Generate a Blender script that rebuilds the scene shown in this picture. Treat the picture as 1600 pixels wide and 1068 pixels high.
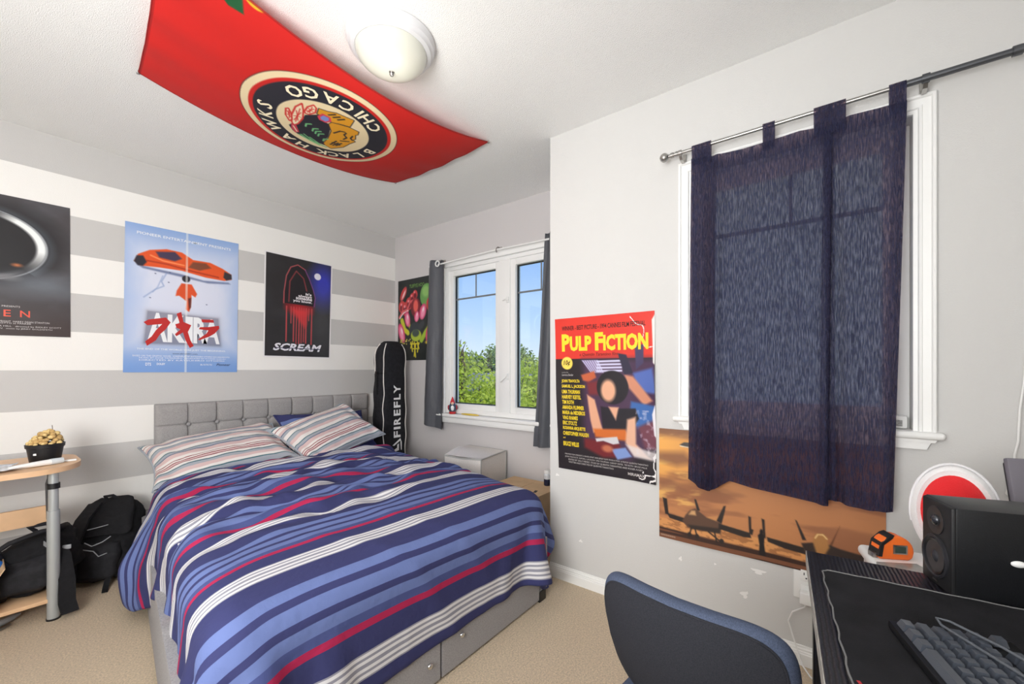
import bpy, bmesh, math, random
import numpy as np
from mathutils import Vector, Matrix

# ------------------------------------------------------------------ scene
for o in list(bpy.data.objects):
    bpy.data.objects.remove(o, do_unlink=True)
scene = bpy.context.scene
COL = scene.collection
PI = math.pi
random.seed(7)
RNG = np.random.default_rng(11)

# ---- camera: a 14.6 mm wide lens, level, shifted up a little
cam_d = bpy.data.cameras.new('camera')
cam = bpy.data.objects.new('camera', cam_d)
COL.objects.link(cam)
cam.location = (0, 0, 1.15)
cam.rotation_euler = (PI / 2, 0, math.radians(-52.5))
cam_d.sensor_width = 36
cam_d.lens = 14.6025
cam_d.shift_y = 0.02625
cam_d.clip_start = 0.02
cam_d.clip_end = 300
scene.camera = cam

# ---- view
scene.view_settings.view_transform = 'Standard'
scene.view_settings.look = 'None'
scene.view_settings.gamma = 1.0
scene.view_settings.use_curve_mapping = False
scene.view_settings.exposure = 0.0


def lin(c):
    return tuple(((x / 255) / 12.92 if x / 255 <= 0.04045 else ((x / 255 + 0.055) / 1.055) ** 2.4) for x in c)


# ---- sky: clear blue, paler towards the horizon
world = bpy.data.worlds.new('sky')
scene.world = world
world.use_nodes = True
wn = world.node_tree.nodes
wl = world.node_tree.links
bg = wn['Background']
tc = wn.new('ShaderNodeTexCoord')
sx = wn.new('ShaderNodeSeparateXYZ')
rp = wn.new('ShaderNodeValToRGB')
wl.new(tc.outputs['Generated'], sx.inputs[0])
wl.new(sx.outputs['Z'], rp.inputs[0])
rp.color_ramp.elements[0].position = 0.0
rp.color_ramp.elements[0].color = (*lin((200, 212, 226)), 1)
rp.color_ramp.elements[1].position = 0.75
rp.color_ramp.elements[1].color = (*lin((66, 116, 190)), 1)
e = rp.color_ramp.elements.new(0.12)
e.color = (*lin((162, 190, 222)), 1)
e = rp.color_ramp.elements.new(0.3)
e.color = (*lin((112, 154, 212)), 1)
wl.new(rp.outputs[0], bg.inputs[0])
bg.inputs[1].default_value = 1.6

# ---- sun: from behind the house, so none of it enters the room
sd = bpy.data.lights.new('sun', 'SUN')
sd.energy = 3.8
sd.angle = math.radians(0.5)
sd.color = (1, 0.95, 0.86)
sun = bpy.data.objects.new('sun', sd)
COL.objects.link(sun)
sun.rotation_euler = (math.radians(50), 0, math.radians(-22))
sun.location = (-6, -3, 9)


def area(name, loc, target, size, power, color=(1, 1, 1)):
    ld = bpy.data.lights.new(name, 'AREA')
    ld.shape = 'DISK'
    ld.size = size
    ld.energy = power
    ld.color = color
    lo = bpy.data.objects.new(name, ld)
    COL.objects.link(lo)
    lo.location = loc
    d = Vector(target) - Vector(loc)
    lo.rotation_euler = d.to_track_quat('-Z', 'Y').to_euler()
    return lo


# soft light from behind the camera: an added fill lamp, then the bounced flash
area('fill_light', (-0.95, 0.1, 1.6), (1.4, 2.8, 0.9), 1.2, 28, (1, 1, 1))
area('bounce_light', (-0.85, 0.55, 1.15), (0.45, 1.5, 2.44), 1.0, 58, (1, 1, 0.99))


# ------------------------------------------------------------------ helpers
class MB:
    """collects simple solids into one mesh"""
    def __init__(s):
        s.v = []
        s.f = []
        s.uv = None

    def add(s, vs, fs):
        n = len(s.v)
        s.v.extend([tuple(p) for p in vs])
        s.f.extend([tuple(i + n for i in f) for f in fs])
        return s

    def box(s, c, d, rz=0, rx=0, ry=0, bevel=0, seg=2):
        M = Matrix.Translation(c) @ Matrix.Rotation(rz, 4, 'Z') @ Matrix.Rotation(ry, 4, 'Y') @ Matrix.Rotation(rx, 4, 'X')
        bm = bmesh.new()
        bmesh.ops.create_cube(bm, size=1)
        for v in bm.verts:
            v.co = Vector((v.co.x * d[0], v.co.y * d[1], v.co.z * d[2]))
        if bevel > 0:
            bmesh.ops.bevel(bm, geom=bm.edges[:], offset=min(bevel, min(d) * 0.49), segments=seg, affect='EDGES', profile=0.5)
        bm.verts.index_update()
        s.add([M @ v.co for v in bm.verts], [[v.index for v in f.verts] for f in bm.faces])
        bm.free()
        return s

    def span(s, a, b, bevel=0, seg=2):
        c = [(a[i] + b[i]) / 2 for i in range(3)]
        d = [abs(b[i] - a[i]) for i in range(3)]
        return s.box(c, d, bevel=bevel, seg=seg)

    def cyl(s, p0, p1, r0, r1=None, n=16, caps=True):
        r1 = r0 if r1 is None else r1
        p0 = Vector(p0)
        p1 = Vector(p1)
        q = (p1 - p0).to_track_quat('Z', 'Y')
        vs = []
        for p, r in ((p0, r0), (p1, r1)):
            for i in range(n):
                a = 2 * PI * i / n
                vs.append(p + q @ Vector((r * math.cos(a), r * math.sin(a), 0)))
        fs = [(i, (i + 1) % n, n + (i + 1) % n, n + i) for i in range(n)]
        if caps:
            fs += [tuple(range(n - 1, -1, -1)), tuple(range(n, 2 * n))]
        return s.add(vs, fs)

    def tube(s, pts, r, n=8):
        pts = [Vector(p) for p in pts]
        rs = r if isinstance(r, (list, tuple)) else [r] * len(pts)
        vs = []
        nrm = None
        for i, p in enumerate(pts):
            t = (pts[min(i + 1, len(pts) - 1)] - pts[max(i - 1, 0)]).normalized()
            if nrm is None:
                nrm = t.orthogonal().normalized()
            nrm = (nrm - t * nrm.dot(t)).normalized()
            b = t.cross(nrm)
            for k in range(n):
                a = 2 * PI * k / n
                vs.append(p + (nrm * math.cos(a) + b * math.sin(a)) * rs[i])
        fs = []
        for i in range(len(pts) - 1):
            for k in range(n):
                k2 = (k + 1) % n
                fs.append((i * n + k, i * n + k2, (i + 1) * n + k2, (i + 1) * n + k))
        fs.append(tuple(range(n - 1, -1, -1)))
        m = (len(pts) - 1) * n
        fs.append(tuple(range(m, m + n)))
        return s.add(vs, fs)

    def band(s, pts, side, w, t):
        """flat strap along pts; side = width direction"""
        pts = [Vector(p) for p in pts]
        side = Vector(side).normalized()
        vs = []
        for i, p in enumerate(pts):
            tg = (pts[min(i + 1, len(pts) - 1)] - pts[max(i - 1, 0)]).normalized()
            nn = tg.cross(side).normalized()
            for a, b in ((-1, -1), (1, -1), (1, 1), (-1, 1)):
                vs.append(p + side * (a * w / 2) + nn * (b * t / 2))
        fs = []
        for i in range(len(pts) - 1):
            for k in range(4):
                k2 = (k + 1) % 4
                fs.append((i * 4 + k, i * 4 + k2, i * 4 + 4 + k2, i * 4 + 4 + k))
        m = (len(pts) - 1) * 4
        fs += [(3, 2, 1, 0), (m, m + 1, m + 2, m + 3)]
        return s.add(vs, fs)

    def lathe(s, prof, n=24, M=None):
        M = M or Matrix.Identity(4)
        vs = []
        for r, z in prof:
            for k in range(n):
                a = 2 * PI * k / n
                vs.append(M @ Vector((r * math.cos(a), r * math.sin(a), z)))
        fs = []
        for i in range(len(prof) - 1):
            for k in range(n):
                k2 = (k + 1) % n
                fs.append((i * n + k, i * n + k2, (i + 1) * n + k2, (i + 1) * n + k))
        if prof[0][0] > 1e-6:
            fs.append(tuple(range(n - 1, -1, -1)))
        if prof[-1][0] > 1e-6:
            m = (len(prof) - 1) * n
            fs.append(tuple(range(m, m + n)))
        return s.add(vs, fs)

    def ball(s, c, r, n=12, m=8, sc=(1, 1, 1), M=None):
        prof = [(max(1e-7, r * math.sin(PI * i / m)), -r * math.cos(PI * i / m)) for i in range(m + 1)]
        T = Matrix.Translation(c) @ (M or Matrix.Identity(4)) @ Matrix.Diagonal((*sc, 1))
        return s.lathe(prof, n, T)

    def prism(s, poly, f0, f1):
        """poly: 2d points; f0/f1 map (x,y) to the two end faces"""
        n = len(poly)
        vs = [f0(*p) for p in poly] + [f1(*p) for p in poly]
        fs = [(i, (i + 1) % n, n + (i + 1) % n, n + i) for i in range(n)]
        fs += [tuple(range(n - 1, -1, -1)), tuple(range(n, 2 * n))]
        return s.add(vs, fs)

    def build(s, name, m=None, parent=None, sharp=35, loc=None):
        me = bpy.data.meshes.new(name)
        me.from_pydata(s.v, [], s.f)
        me.update()
        bm = bmesh.new()
        bm.from_mesh(me)
        bmesh.ops.recalc_face_normals(bm, faces=bm.faces[:])
        bm.to_mesh(me)
        bm.free()
        if sharp:
            me.shade_smooth()
            me.set_sharp_from_angle(angle=math.radians(sharp))
        return link(name, me, m, parent, loc)


def link(name, me, m=None, parent=None, loc=None):
    o = bpy.data.objects.new(name, me)
    COL.objects.link(o)
    if m:
        me.materials.append(m)
    if parent:
        o.parent = parent
    if loc:
        o.location = loc
    return o


def grid_mesh(name, P, m=None, parent=None, col=None, uv=None, flip=False, smooth=True):
    """P: (rows, cols, 3) array of points"""
    nr, nc = P.shape[:2]
    me = bpy.data.meshes.new(name)
    idx = np.arange(nr * nc).reshape(nr, nc)
    q = np.stack([idx[:-1, :-1], idx[:-1, 1:], idx[1:, 1:], idx[1:, :-1]], -1).reshape(-1, 4)
    if flip:
        q = q[:, ::-1]
    q = np.ascontiguousarray(q).ravel().astype(np.int32)
    nf = (nr - 1) * (nc - 1)
    me.vertices.add(nr * nc)
    me.vertices.foreach_set('co', np.ascontiguousarray(P, dtype=np.float32).ravel())
    me.loops.add(nf * 4)
    me.loops.foreach_set('vertex_index', q)
    me.polygons.add(nf)
    me.polygons.foreach_set('loop_start', np.arange(0, nf * 4, 4, dtype=np.int32))
    me.update(calc_edges=True)
    if smooth:
        me.polygons.foreach_set('use_smooth', np.ones(nf, dtype=bool))
    if uv is not None:
        l = me.uv_layers.new(name='UVMap')
        l.data.foreach_set('uv', np.ascontiguousarray(uv.reshape(-1, 2)[q], dtype=np.float32).ravel())
    if col is not None:
        a = me.color_attributes.new('Col', 'FLOAT_COLOR', 'POINT')
        c = np.ones((nr * nc, 4), dtype=np.float32)
        s = np.clip(col.reshape(-1, 3), 0, 1)
        c[:, :3] = np.where(s <= 0.04045, s / 12.92, ((s + 0.055) / 1.055) ** 2.4)
        a.data.foreach_set('color', c.ravel())
    me.validate()
    return link(name, me, m, parent)


def thing(name, label, cat, loc=(0, 0, 0), rz=0, group=None):
    o = bpy.data.objects.new(name, None)
    COL.objects.link(o)
    o.empty_display_size = 0.05
    o.location = loc
    o.rotation_euler = (0, 0, rz)
    o['label'] = label
    o['category'] = cat
    if group:
        o['group'] = group
    return o


def tag(o, label, cat, group=None):
    o['label'] = label
    o['category'] = cat
    if group:
        o['group'] = group
    return o


def struct(o):
    o['kind'] = 'structure'
    return o


def sub(loc):
    L = Vector(loc)
    return lambda x, y, z: (x - L.x, y - L.y, z - L.z)


def smooth01(t):
    t = np.clip(t, 0, 1)
    return t * t * (3 - 2 * t)


def vnoise(x, y, seed=0):
    """value noise on arrays"""
    r = np.random.default_rng(seed).random((64, 64))
    xi = np.floor(x).astype(int)
    yi = np.floor(y).astype(int)
    fx = smooth01(x - xi)
    fy = smooth01(y - yi)
    g = lambda a, b: r[a % 64, b % 64]
    return (g(xi, yi) * (1 - fx) + g(xi + 1, yi) * fx) * (1 - fy) + (g(xi, yi + 1) * (1 - fx) + g(xi + 1, yi + 1) * fx) * fy


def fbm(x, y, seed=0, o=4):
    t = 0
    a = 0.5
    for i in range(o):
        t = t + a * vnoise(x * 2 ** i, y * 2 ** i, seed + i)
        a *= 0.5
    return t


# ------------------------------------------------------------------ materials
def mat(name, rgb, rough=0.6, metal=0.0, noise=None, bump=None, spec=0.5, trans=0, sheen=0):
    """noise=(scale, amount), bump=(scale, distance)"""
    m = bpy.data.materials.new(name)
    m.use_nodes = True
    nt = m.node_tree
    b = nt.nodes['Principled BSDF']
    c = lin(rgb)
    b.inputs['Base Color'].default_value = (*c, 1)
    b.inputs['Roughness'].default_value = rough
    b.inputs['Metallic'].default_value = metal
    b.inputs['Specular IOR Level'].default_value = spec
    if sheen:
        b.inputs['Sheen Weight'].default_value = sheen
    t = nt.nodes.new('ShaderNodeTexCoord')
    if noise:
        n = nt.nodes.new('ShaderNodeTexNoise')
        n.inputs['Scale'].default_value = noise[0]
        n.inputs['Detail'].default_value = 4
        nt.links.new(t.outputs['Object'], n.inputs['Vector'])
        r = nt.nodes.new('ShaderNodeValToRGB')
        k = noise[1]
        r.color_ramp.elements[0].position = 0.3
        r.color_ramp.elements[1].position = 0.7
        r.color_ramp.elements[0].color = (*[x * (1 - k) for x in c], 1)
        r.color_ramp.elements[1].color = (*[min(1, x * (1 + k)) for x in c], 1)
        nt.links.new(n.outputs['Fac'], r.inputs[0])
        nt.links.new(r.outputs[0], b.inputs['Base Color'])
    if bump:
        n = nt.nodes.new('ShaderNodeTexNoise')
        n.inputs['Scale'].default_value = bump[0]
        n.inputs['Detail'].default_value = 3
        nt.links.new(t.outputs['Object'], n.inputs['Vector'])
        bp = nt.nodes.new('ShaderNodeBump')
        bp.inputs['Strength'].default_value = 1
        bp.inputs['Distance'].default_value = bump[1]
        nt.links.new(n.outputs['Fac'], bp.inputs['Height'])
        nt.links.new(bp.outputs[0], b.inputs['Normal'])
    return m


def node(m, kind):
    return m.node_tree.nodes.new(kind)


def ramp_mat(name, stops, axis=0, rough=0.85, weave=None, extra=None):
    """colours from UV: stops=[(pos, rgb)], constant steps"""
    m = mat(name, (128, 128, 128), rough, spec=0.25)
    nt = m.node_tree
    u = node(m, 'ShaderNodeUVMap')
    sp = node(m, 'ShaderNodeSeparateXYZ')
    fr = node(m, 'ShaderNodeMath')
    fr.operation = 'FRACT'
    r = node(m, 'ShaderNodeValToRGB')
    r.color_ramp.interpolation = 'CONSTANT'
    els = r.color_ramp.elements
    while len(els) > 1:
        els.remove(els[-1])
    els[0].position = 0
    els[0].color = (*lin(stops[0][1]), 1)
    for p, c in stops[1:]:
        e = els.new(p)
        e.color = (*lin(c), 1)
    nt.links.new(u.outputs[0], sp.inputs[0])
    nt.links.new(sp.outputs[axis], fr.inputs[0])
    nt.links.new(fr.outputs[0], r.inputs[0])
    nt.links.new(r.outputs[0], nt.nodes['Principled BSDF'].inputs['Base Color'])
    return m


def print_mat(name, rough=0.45, spec=0.4):
    m = mat(name, (255, 255, 255), rough, spec=spec)
    a = node(m, 'ShaderNodeVertexColor')
    a.layer_name = 'Col'
    m.node_tree.links.new(a.outputs[0], m.node_tree.nodes['Principled BSDF'].inputs['Base Color'])
    return m


def wall_paint(name, rgb):
    m = mat(name, rgb, 0.75, bump=(260, 0.0006), spec=0.3)
    return m


M_WALL = wall_paint('pale grey wall paint', (211, 210, 208))
M_WALL2 = wall_paint('warm grey wall paint', (206, 202, 202))
M_CEIL = mat('stippled white ceiling', (243, 243, 241), 0.9, bump=(250, 0.003), spec=0.1)
M_TRIM = mat('white trim paint', (243, 243, 241), 0.4)
M_CARPET = mat('beige carpet', (222, 203, 177), 0.95, noise=(160, 0.22), bump=(420, 0.006), spec=0.05)
nt = M_CARPET.node_tree
M_VINYL = mat('white window vinyl', (244, 244, 242), 0.35)
M_WHITE = mat('white plastic', (238, 238, 236), 0.4)
M_BLACKP = mat('black plastic', (22, 22, 24), 0.45)
M_STEEL = mat('brushed steel', (170, 168, 165), 0.32, 1.0)
M_DARKSTEEL = mat('dark grey rod', (96, 98, 102), 0.4, 0.8)
M_CHROME = mat('chrome', (215, 215, 215), 0.15, 1.0)
M_GREYFAB = mat('grey upholstery', (164, 161, 160), 0.95, noise=(240, 0.16), bump=(700, 0.0012), spec=0.1)
M_GREYFAB2 = mat('grey upholstery base', (160, 158, 159), 0.95, noise=(240, 0.18), bump=(700, 0.0012), spec=0.1)
M_NYLON = mat('black nylon', (24, 24, 27), 0.8, noise=(60, 0.25), bump=(300, 0.0012), spec=0.25)
M_NYLON2 = mat('worn black nylon', (32, 32, 36), 0.75, noise=(40, 0.3), bump=(200, 0.001), spec=0.3)
M_CARD = mat('brown cardboard', (212, 182, 146), 0.85, noise=(9, 0.08), bump=(80, 0.0006), spec=0.15)
M_BEECH = mat('beech laminate', (226, 186, 146), 0.45, noise=(14, 0.06))
M_CANVAS = mat('off white fabric', (222, 218, 214), 0.9, noise=(120, 0.05), bump=(500, 0.0008), spec=0.1)
M_GREYTRIM = mat('grey fabric binding', (172, 172, 170), 0.9)
M_TEXTW = mat('white print', (240, 240, 240), 0.6)

# striped paint: alternate grey and white bands measured down from the ceiling
M_STRIPE = wall_paint('striped wall paint', (240, 238, 235))
nt = M_STRIPE.node_tree
g = node(M_STRIPE, 'ShaderNodeTexCoord')
sp = node(M_STRIPE, 'ShaderNodeSeparateXYZ')
mm = node(M_STRIPE, 'ShaderNodeMath')
mm.operation = 'MULTIPLY_ADD'
mm.inputs[1].default_value = -1 / 0.4368
mm.inputs[2].default_value = 2.234 / 0.4368
fr = node(M_STRIPE, 'ShaderNodeMath')
fr.operation = 'FRACT'
rr = node(M_STRIPE, 'ShaderNodeValToRGB')
rr.color_ramp.interpolation = 'CONSTANT'
rr.color_ramp.elements[0].color = (*lin((240, 238, 234)), 1)
rr.color_ramp.elements[1].position = 0.5
rr.color_ramp.elements[1].color = (*lin((200, 198, 196)), 1)
nt.links.new(g.outputs['Object'], sp.inputs[0])
nt.links.new(sp.outputs['Z'], mm.inputs[0])
nt.links.new(mm.outputs[0], fr.inputs[0])
nt.links.new(fr.outputs[0], rr.inputs[0])
nt.links.new(rr.outputs[0], nt.nodes['Principled BSDF'].inputs['Base Color'])

# thin window glass: mostly clear, a little reflection
M_GLASS = bpy.data.materials.new('window glass')
M_GLASS.use_nodes = True
nt = M_GLASS.node_tree
nt.nodes.remove(nt.nodes['Principled BSDF'])
tr = nt.nodes.new('ShaderNodeBsdfTransparent')
tr.inputs[0].default_value = (0.97, 0.98, 0.98, 1)
gl = nt.nodes.new('ShaderNodeBsdfGlossy')
gl.inputs['Roughness'].default_value = 0.02
mx = nt.nodes.new('ShaderNodeMixShader')
mx.inputs[0].default_value = 0.05
nt.links.new(tr.outputs[0], mx.inputs[1])
nt.links.new(gl.outputs[0], mx.inputs[2])
nt.links.new(mx.outputs[0], nt.nodes['Material Output'].inputs[0])


# panes of the curtained window: diffusion added so the curtain glows evenly
M_DIFFUSE_PANE = bpy.data.materials.new('added diffusing pane')
M_DIFFUSE_PANE.use_nodes = True
nt = M_DIFFUSE_PANE.node_tree
nt.nodes.remove(nt.nodes['Principled BSDF'])
tl = nt.nodes.new('ShaderNodeBsdfTranslucent')
tl.inputs[0].default_value = (1.0, 0.92, 0.88, 1)
tr = nt.nodes.new('ShaderNodeBsdfTransparent')
mx = nt.nodes.new('ShaderNodeMixShader')
mx.inputs[0].default_value = 0.12
nt.links.new(tl.outputs[0], mx.inputs[1])
nt.links.new(tr.outputs[0], mx.inputs[2])
nt.links.new(mx.outputs[0], nt.nodes['Material Output'].inputs[0])


def cloth_mat(name, rgb, through, noise, weave=(1, 1, 1)):
    """thin cloth that lets daylight through; threads vary in density"""
    m = mat(name, rgb, 0.9, bump=(500, 0.0008), spec=0.1)
    nt = m.node_tree
    b = nt.nodes['Principled BSDF']
    t = nt.nodes.new('ShaderNodeBsdfTranslucent')
    ad = nt.nodes.new('ShaderNodeAddShader')
    tcn = nt.nodes.new('ShaderNodeTexCoord')
    mp = nt.nodes.new('ShaderNodeMapping')
    mp.inputs['Scale'].default_value = weave
    n = nt.nodes.new('ShaderNodeTexNoise')
    n.inputs['Scale'].default_value = noise
    n.inputs['Detail'].default_value = 3
    r = nt.nodes.new('ShaderNodeValToRGB')
    r.color_ramp.elements[0].position = 0.35
    r.color_ramp.elements[1].position = 0.68
    r.color_ramp.elements[0].color = (*[x * 0.5 for x in through], 1)
    r.color_ramp.elements[1].color = (*[x * 1.9 for x in through], 1)
    nt.links.new(tcn.outputs['Object'], mp.inputs[0])
    nt.links.new(mp.outputs[0], n.inputs['Vector'])
    nt.links.new(n.outputs['Fac'], r.inputs[0])
    nt.links.new(r.outputs[0], t.inputs[0])
    nt.links.new(b.outputs[0], ad.inputs[0])
    nt.links.new(t.outputs[0], ad.inputs[1])
    # open weave: tiny gaps between the threads
    op = nt.nodes.new('ShaderNodeMapRange')
    op.inputs['From Min'].default_value = 0.24
    op.inputs['From Max'].default_value = 0.68
    op.inputs['To Min'].default_value = 0.01
    op.inputs['To Max'].default_value = 0.66
    nt.links.new(n.outputs['Fac'], op.inputs['Value'])
    tp = nt.nodes.new('ShaderNodeBsdfTransparent')
    tp.inputs[0].default_value = (0.97, 0.87, 0.87, 1)
    m2 = nt.nodes.new('ShaderNodeMixShader')
    nt.links.new(op.outputs[0], m2.inputs[0])
    nt.links.new(ad.outputs[0], m2.inputs[1])
    nt.links.new(tp.outputs[0], m2.inputs[2])
    nt.links.new(m2.outputs[0], nt.nodes['Material Output'].inputs[0])
    return m


M_NAVY = cloth_mat('thin navy cotton', (44, 46, 68), (0.10, 0.10, 0.13), 260, (1, 1, 0.12))
M_GREYCUR = mat('grey satin curtain', (84, 86, 92), 0.5, bump=(30, 0.002), spec=0.4)

# ------------------------------------------------------------------ room shell
H = 2.44
XR, XW, YB, YJ = 1.975, 2.55, 3.41, 1.246      # right wall, window wall, striped wall, jog


def slab(name, a, b, m):
    return struct(MB().span(a, b).build(name, m, sharp=None))


slab('floor', (-1.35, -1.35, -0.12), (2.7, 3.53, 0), M_CARPET)
slab('ceiling', (-1.35, -1.35, H), (2.7, 3.53, H + 0.12), M_CEIL)
slab('wall_back', (-1.35, YB, 0), (2.7, YB + 0.12, H), M_STRIPE)
slab('wall_left', (-1.47, -1.35, 0), (-1.35, 3.53, H), M_WALL)
slab('wall_front', (-1.35, -1.47, 0), (2.1, -1.35, H), M_WALL)


def wall_open(name, x0, x1, ya, yb, oy0, oy1, oz0, oz1, m):
    w = MB()
    w.span((x0, ya, 0), (x1, oy0, H)).span((x0, oy1, 0), (x1, yb, H))
    w.span((x0, oy0, 0), (x1, oy1, oz0)).span((x0, oy0, oz1), (x1, oy1, H))
    return struct(w.build(name, m, sharp=None))


W1 = (1.36, 2.70, 0.765, 2.045)
W2 = (-0.225, 0.492, 0.937, 2.022)
wall_open('wall_window', XW, XW + 0.15, YJ, YB, *W1, M_WALL2)
wall_open('wall_right', XR, XR + 0.15, -1.35, YJ, *W2, M_WALL)
slab('wall_jog', (XR + 0.15, YJ - 0.12, 0), (XW + 0.15, YJ, H), M_WALL)


def baseboard(name, a, b, out):
    """moulded board from a to b (on the wall line), out = direction into the room"""
    prof = [(0, 0), (0.014, 0), (0.014, 0.044), (0.0115, 0.047), (0.0115, 0.052), (0.009, 0.055), (0.009, 0.062), (0.006, 0.066), (0.005, 0.072), (0, 0.0735)]
    n = len(prof)
    vs = [(p[0] + out[0] * d, p[1] + out[1] * d, z) for p in (a, b) for d, z in prof]
    fs = [(i, (i + 1) % n, n + (i + 1) % n, n + i) for i in range(n)] + [tuple(range(n)), tuple(range(2 * n - 1, n - 1, -1))]
    return struct(MB().add(vs, fs).build(name, M_TRIM, sharp=20))


baseboard('baseboard_right', (XR, -1.35), (XR, YJ), (-1, 0))
baseboard('baseboard_window', (XW, YJ), (XW, YB), (-1, 0))
baseboard('baseboard_back', (-1.35, YB), (XW, YB), (0, -1))
baseboard('baseboard_left', (-1.35, -1.35), (-1.35, YB), (1, 0))


def ring(mb, x0, x1, y0, y1, z0, z1, w, bevel=0.004):
    """rectangular frame of members w wide, in the plane across X"""
    mb.span((x0, y0, z0), (x1, y0 + w, z1), bevel)
    mb.span((x0, y1 - w, z0), (x1, y1, z1), bevel)
    mb.span((x0, y0 + w, z0), (x1, y1 - w, z0 + w), bevel)
    mb.span((x0, y0 + w, z1 - w), (x1, y1 - w, z1), bevel)
    return mb


def empty_struct(name, loc):
    o = bpy.data.objects.new(name, None)
    COL.objects.link(o)
    o.location = loc
    o.empty_display_size = 0.05
    o['kind'] = 'structure'
    return o


def shifted(mb, loc):
    mb.v = [(x - loc[0], y - loc[1], z - loc[2]) for x, y, z in mb.v]
    return mb


# ---- window_1: white double casement above the bed corner
L1 = (XW, 2.03, 0.76)
win1 = empty_struct('window_1', L1)


def p1(name, mb, m, par=None):
    return shifted(mb, L1).build(name, m, par or win1)


M_SPACER = mat('grey glazing bar', (120, 124, 128), 0.5)
M_GASKET = mat('black window gasket', (40, 42, 44), 0.6)
c = MB()
c.span((2.527, 2.69, 0.74), (2.551, 2.752, 2.075), 0.004)
c.span((2.527, 1.30, 0.74), (2.551, 1.37, 2.075), 0.004)
c.span((2.527, 1.30, 2.035), (2.551, 2.752, 2.085), 0.004)
p1('casing', c, M_VINYL)
p1('window_frame', ring(MB(), 2.553, 2.66, 1.36, 2.70, 0.765, 2.045, 0.04), M_VINYL)
p1('mullion', MB().span((2.556, 1.985, 0.80), (2.66, 2.095, 2.01), 0.004), M_VINYL)
sa = ring(MB(), 2.57, 2.64, 2.09, 2.668, 0.80, 2.008, 0.05)
sash = p1('sash', sa, M_VINYL)
p1('gasket', ring(MB(), 2.596, 2.612, 2.136, 2.622, 0.846, 1.962, 0.012, 0), M_GASKET, None)
p1('pane', MB().span((2.602, 2.14, 0.85), (2.606, 2.618, 1.958)), M_GLASS)
sa = ring(MB(), 2.57, 2.64, 1.392, 1.99, 0.80, 2.008, 0.05)
p1('sash', sa, M_VINYL)
p1('gasket', ring(MB(), 2.596, 2.612, 1.438, 1.944, 0.846, 1.962, 0.012, 0), M_GASKET)
p1('pane', MB().span((2.602, 1.442, 0.85), (2.606, 1.94, 1.958)), M_GLASS)
p1('glazing_bar', MB().span((2.598, 2.148, 1.75), (2.601, 2.61, 1.764)), M_SPACER)
p1('glazing_bar', MB().span((2.598, 2.371, 1.764), (2.601, 2.383, 1.95)), M_SPACER)
p1('glazing_bar', MB().span((2.598, 1.45, 1.736), (2.601, 1.932, 1.75)), M_SPACER)
p1('glazing_bar', MB().span((2.598, 1.711, 1.75), (2.601, 1.723, 1.95)), M_SPACER)
h = MB().box((2.55, 2.005, 1.09), (0.012, 0.02, 0.05), bevel=0.003)
h.tube([(2.547, 2.005, 1.095), (2.535, 2.02, 1.08), (2.53, 2.05, 1.055), (2.532, 2.062, 1.048)], 0.006)
p1('sash_lever', h, M_WHITE)
h = MB().box((2.55, 2.0, 1.69), (0.012, 0.02, 0.05), bevel=0.003)
h.tube([(2.547, 2.0, 1.69), (2.535, 2.012, 1.695), (2.53, 2.035, 1.685)], 0.006)
p1('sash_lever', h, M_WHITE)
s = MB().span((2.488, 1.30, 0.735), (2.60, 2.76, 0.765), 0.010, 3)
s.span((2.505, 1.31, 0.688), (2.552, 2.75, 0.737), 0.006)
p1('sill', s, M_TRIM)

# ---- window_2: cased window in the right wall, behind the navy curtain
L2 = (XR, 0.13, 0.93)
win2 = empty_struct('window_2', L2)


def p2(name, mb, m, par=None):
    return shifted(mb, L2).build(name, m, par or win2)


def casing_sweep(prof, yl, yr, zb, zt):
    """mitred moulding up the left side, across and down the right; prof = (in from outer edge, x of face)"""
    mb = MB()
    n = len(prof)
    vs = []
    for y, z, sy, sz in ((yl, zb, -1, 0), (yl, zt, -1, -1), (yr, zt, 1, -1), (yr, zb, 1, 0)):
        vs += [(x, y + sy * d, z + sz * d) for d, x in prof]
    fs = []
    for k in range(3):
        for i in range(n - 1):
            fs.append((k * n + i, k * n + i + 1, (k + 1) * n + i + 1, (k + 1) * n + i))
    mb.add(vs, fs)
    return mb


c = casing_sweep([(0, 1.977), (0, 1.957), (0.003, 1.954), (0.010, 1.954), (0.013, 1.962), (0.034, 1.964), (0.036, 1.957), (0.043, 1.957), (0.046, 1.964), (0.057, 1.966), (0.058, 1.977)], 0.55, -0.281, 0.937, 2.079)
p2('casing', c, M_TRIM)
st = MB().span((1.935, -0.30, 0.913), (2.06, 0.573, 0.938), 0.011, 3)
p2('stool', st, M_TRIM)
ap = MB().prism([(0.54, 0.914), (-0.272, 0.914), (-0.256, 0.878), (0.524, 0.878)], lambda y, z: (1.957, y, z), lambda y, z: (1.976, y, z))
ap.prism([(0.55, 0.914), (-0.282, 0.914), (-0.275, 0.903), (0.543, 0.903)], lambda y, z: (1.95, y, z), lambda y, z: (1.976, y, z))
p2('apron', ap, M_TRIM)
fr = ring(MB(), 2.045, 2.08, -0.225, 0.492, 0.937, 2.022, 0.035)
p2('window_frame', fr, M_VINYL)
p2('sash', ring(MB(), 2.05, 2.075, -0.192, 0.459, 0.97, 1.99, 0.04), M_VINYL)
p2('pane', MB().span((2.064, -0.155, 1.005), (2.068, 0.422, 1.955)), M_DIFFUSE_PANE)
p2('glazing_bar', MB().span((2.06, -0.152, 1.738), (2.063, 0.419, 1.756)), M_SPACER)
p2('glazing_bar', MB().span((2.06, 0.125, 1.756), (2.063, 0.137, 1.95)), M_SPACER)
cr = p2('crank_housing', MB().span((1.995, -0.215, 0.939), (2.04, -0.12, 0.985), 0.008), M_WHITE)
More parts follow.
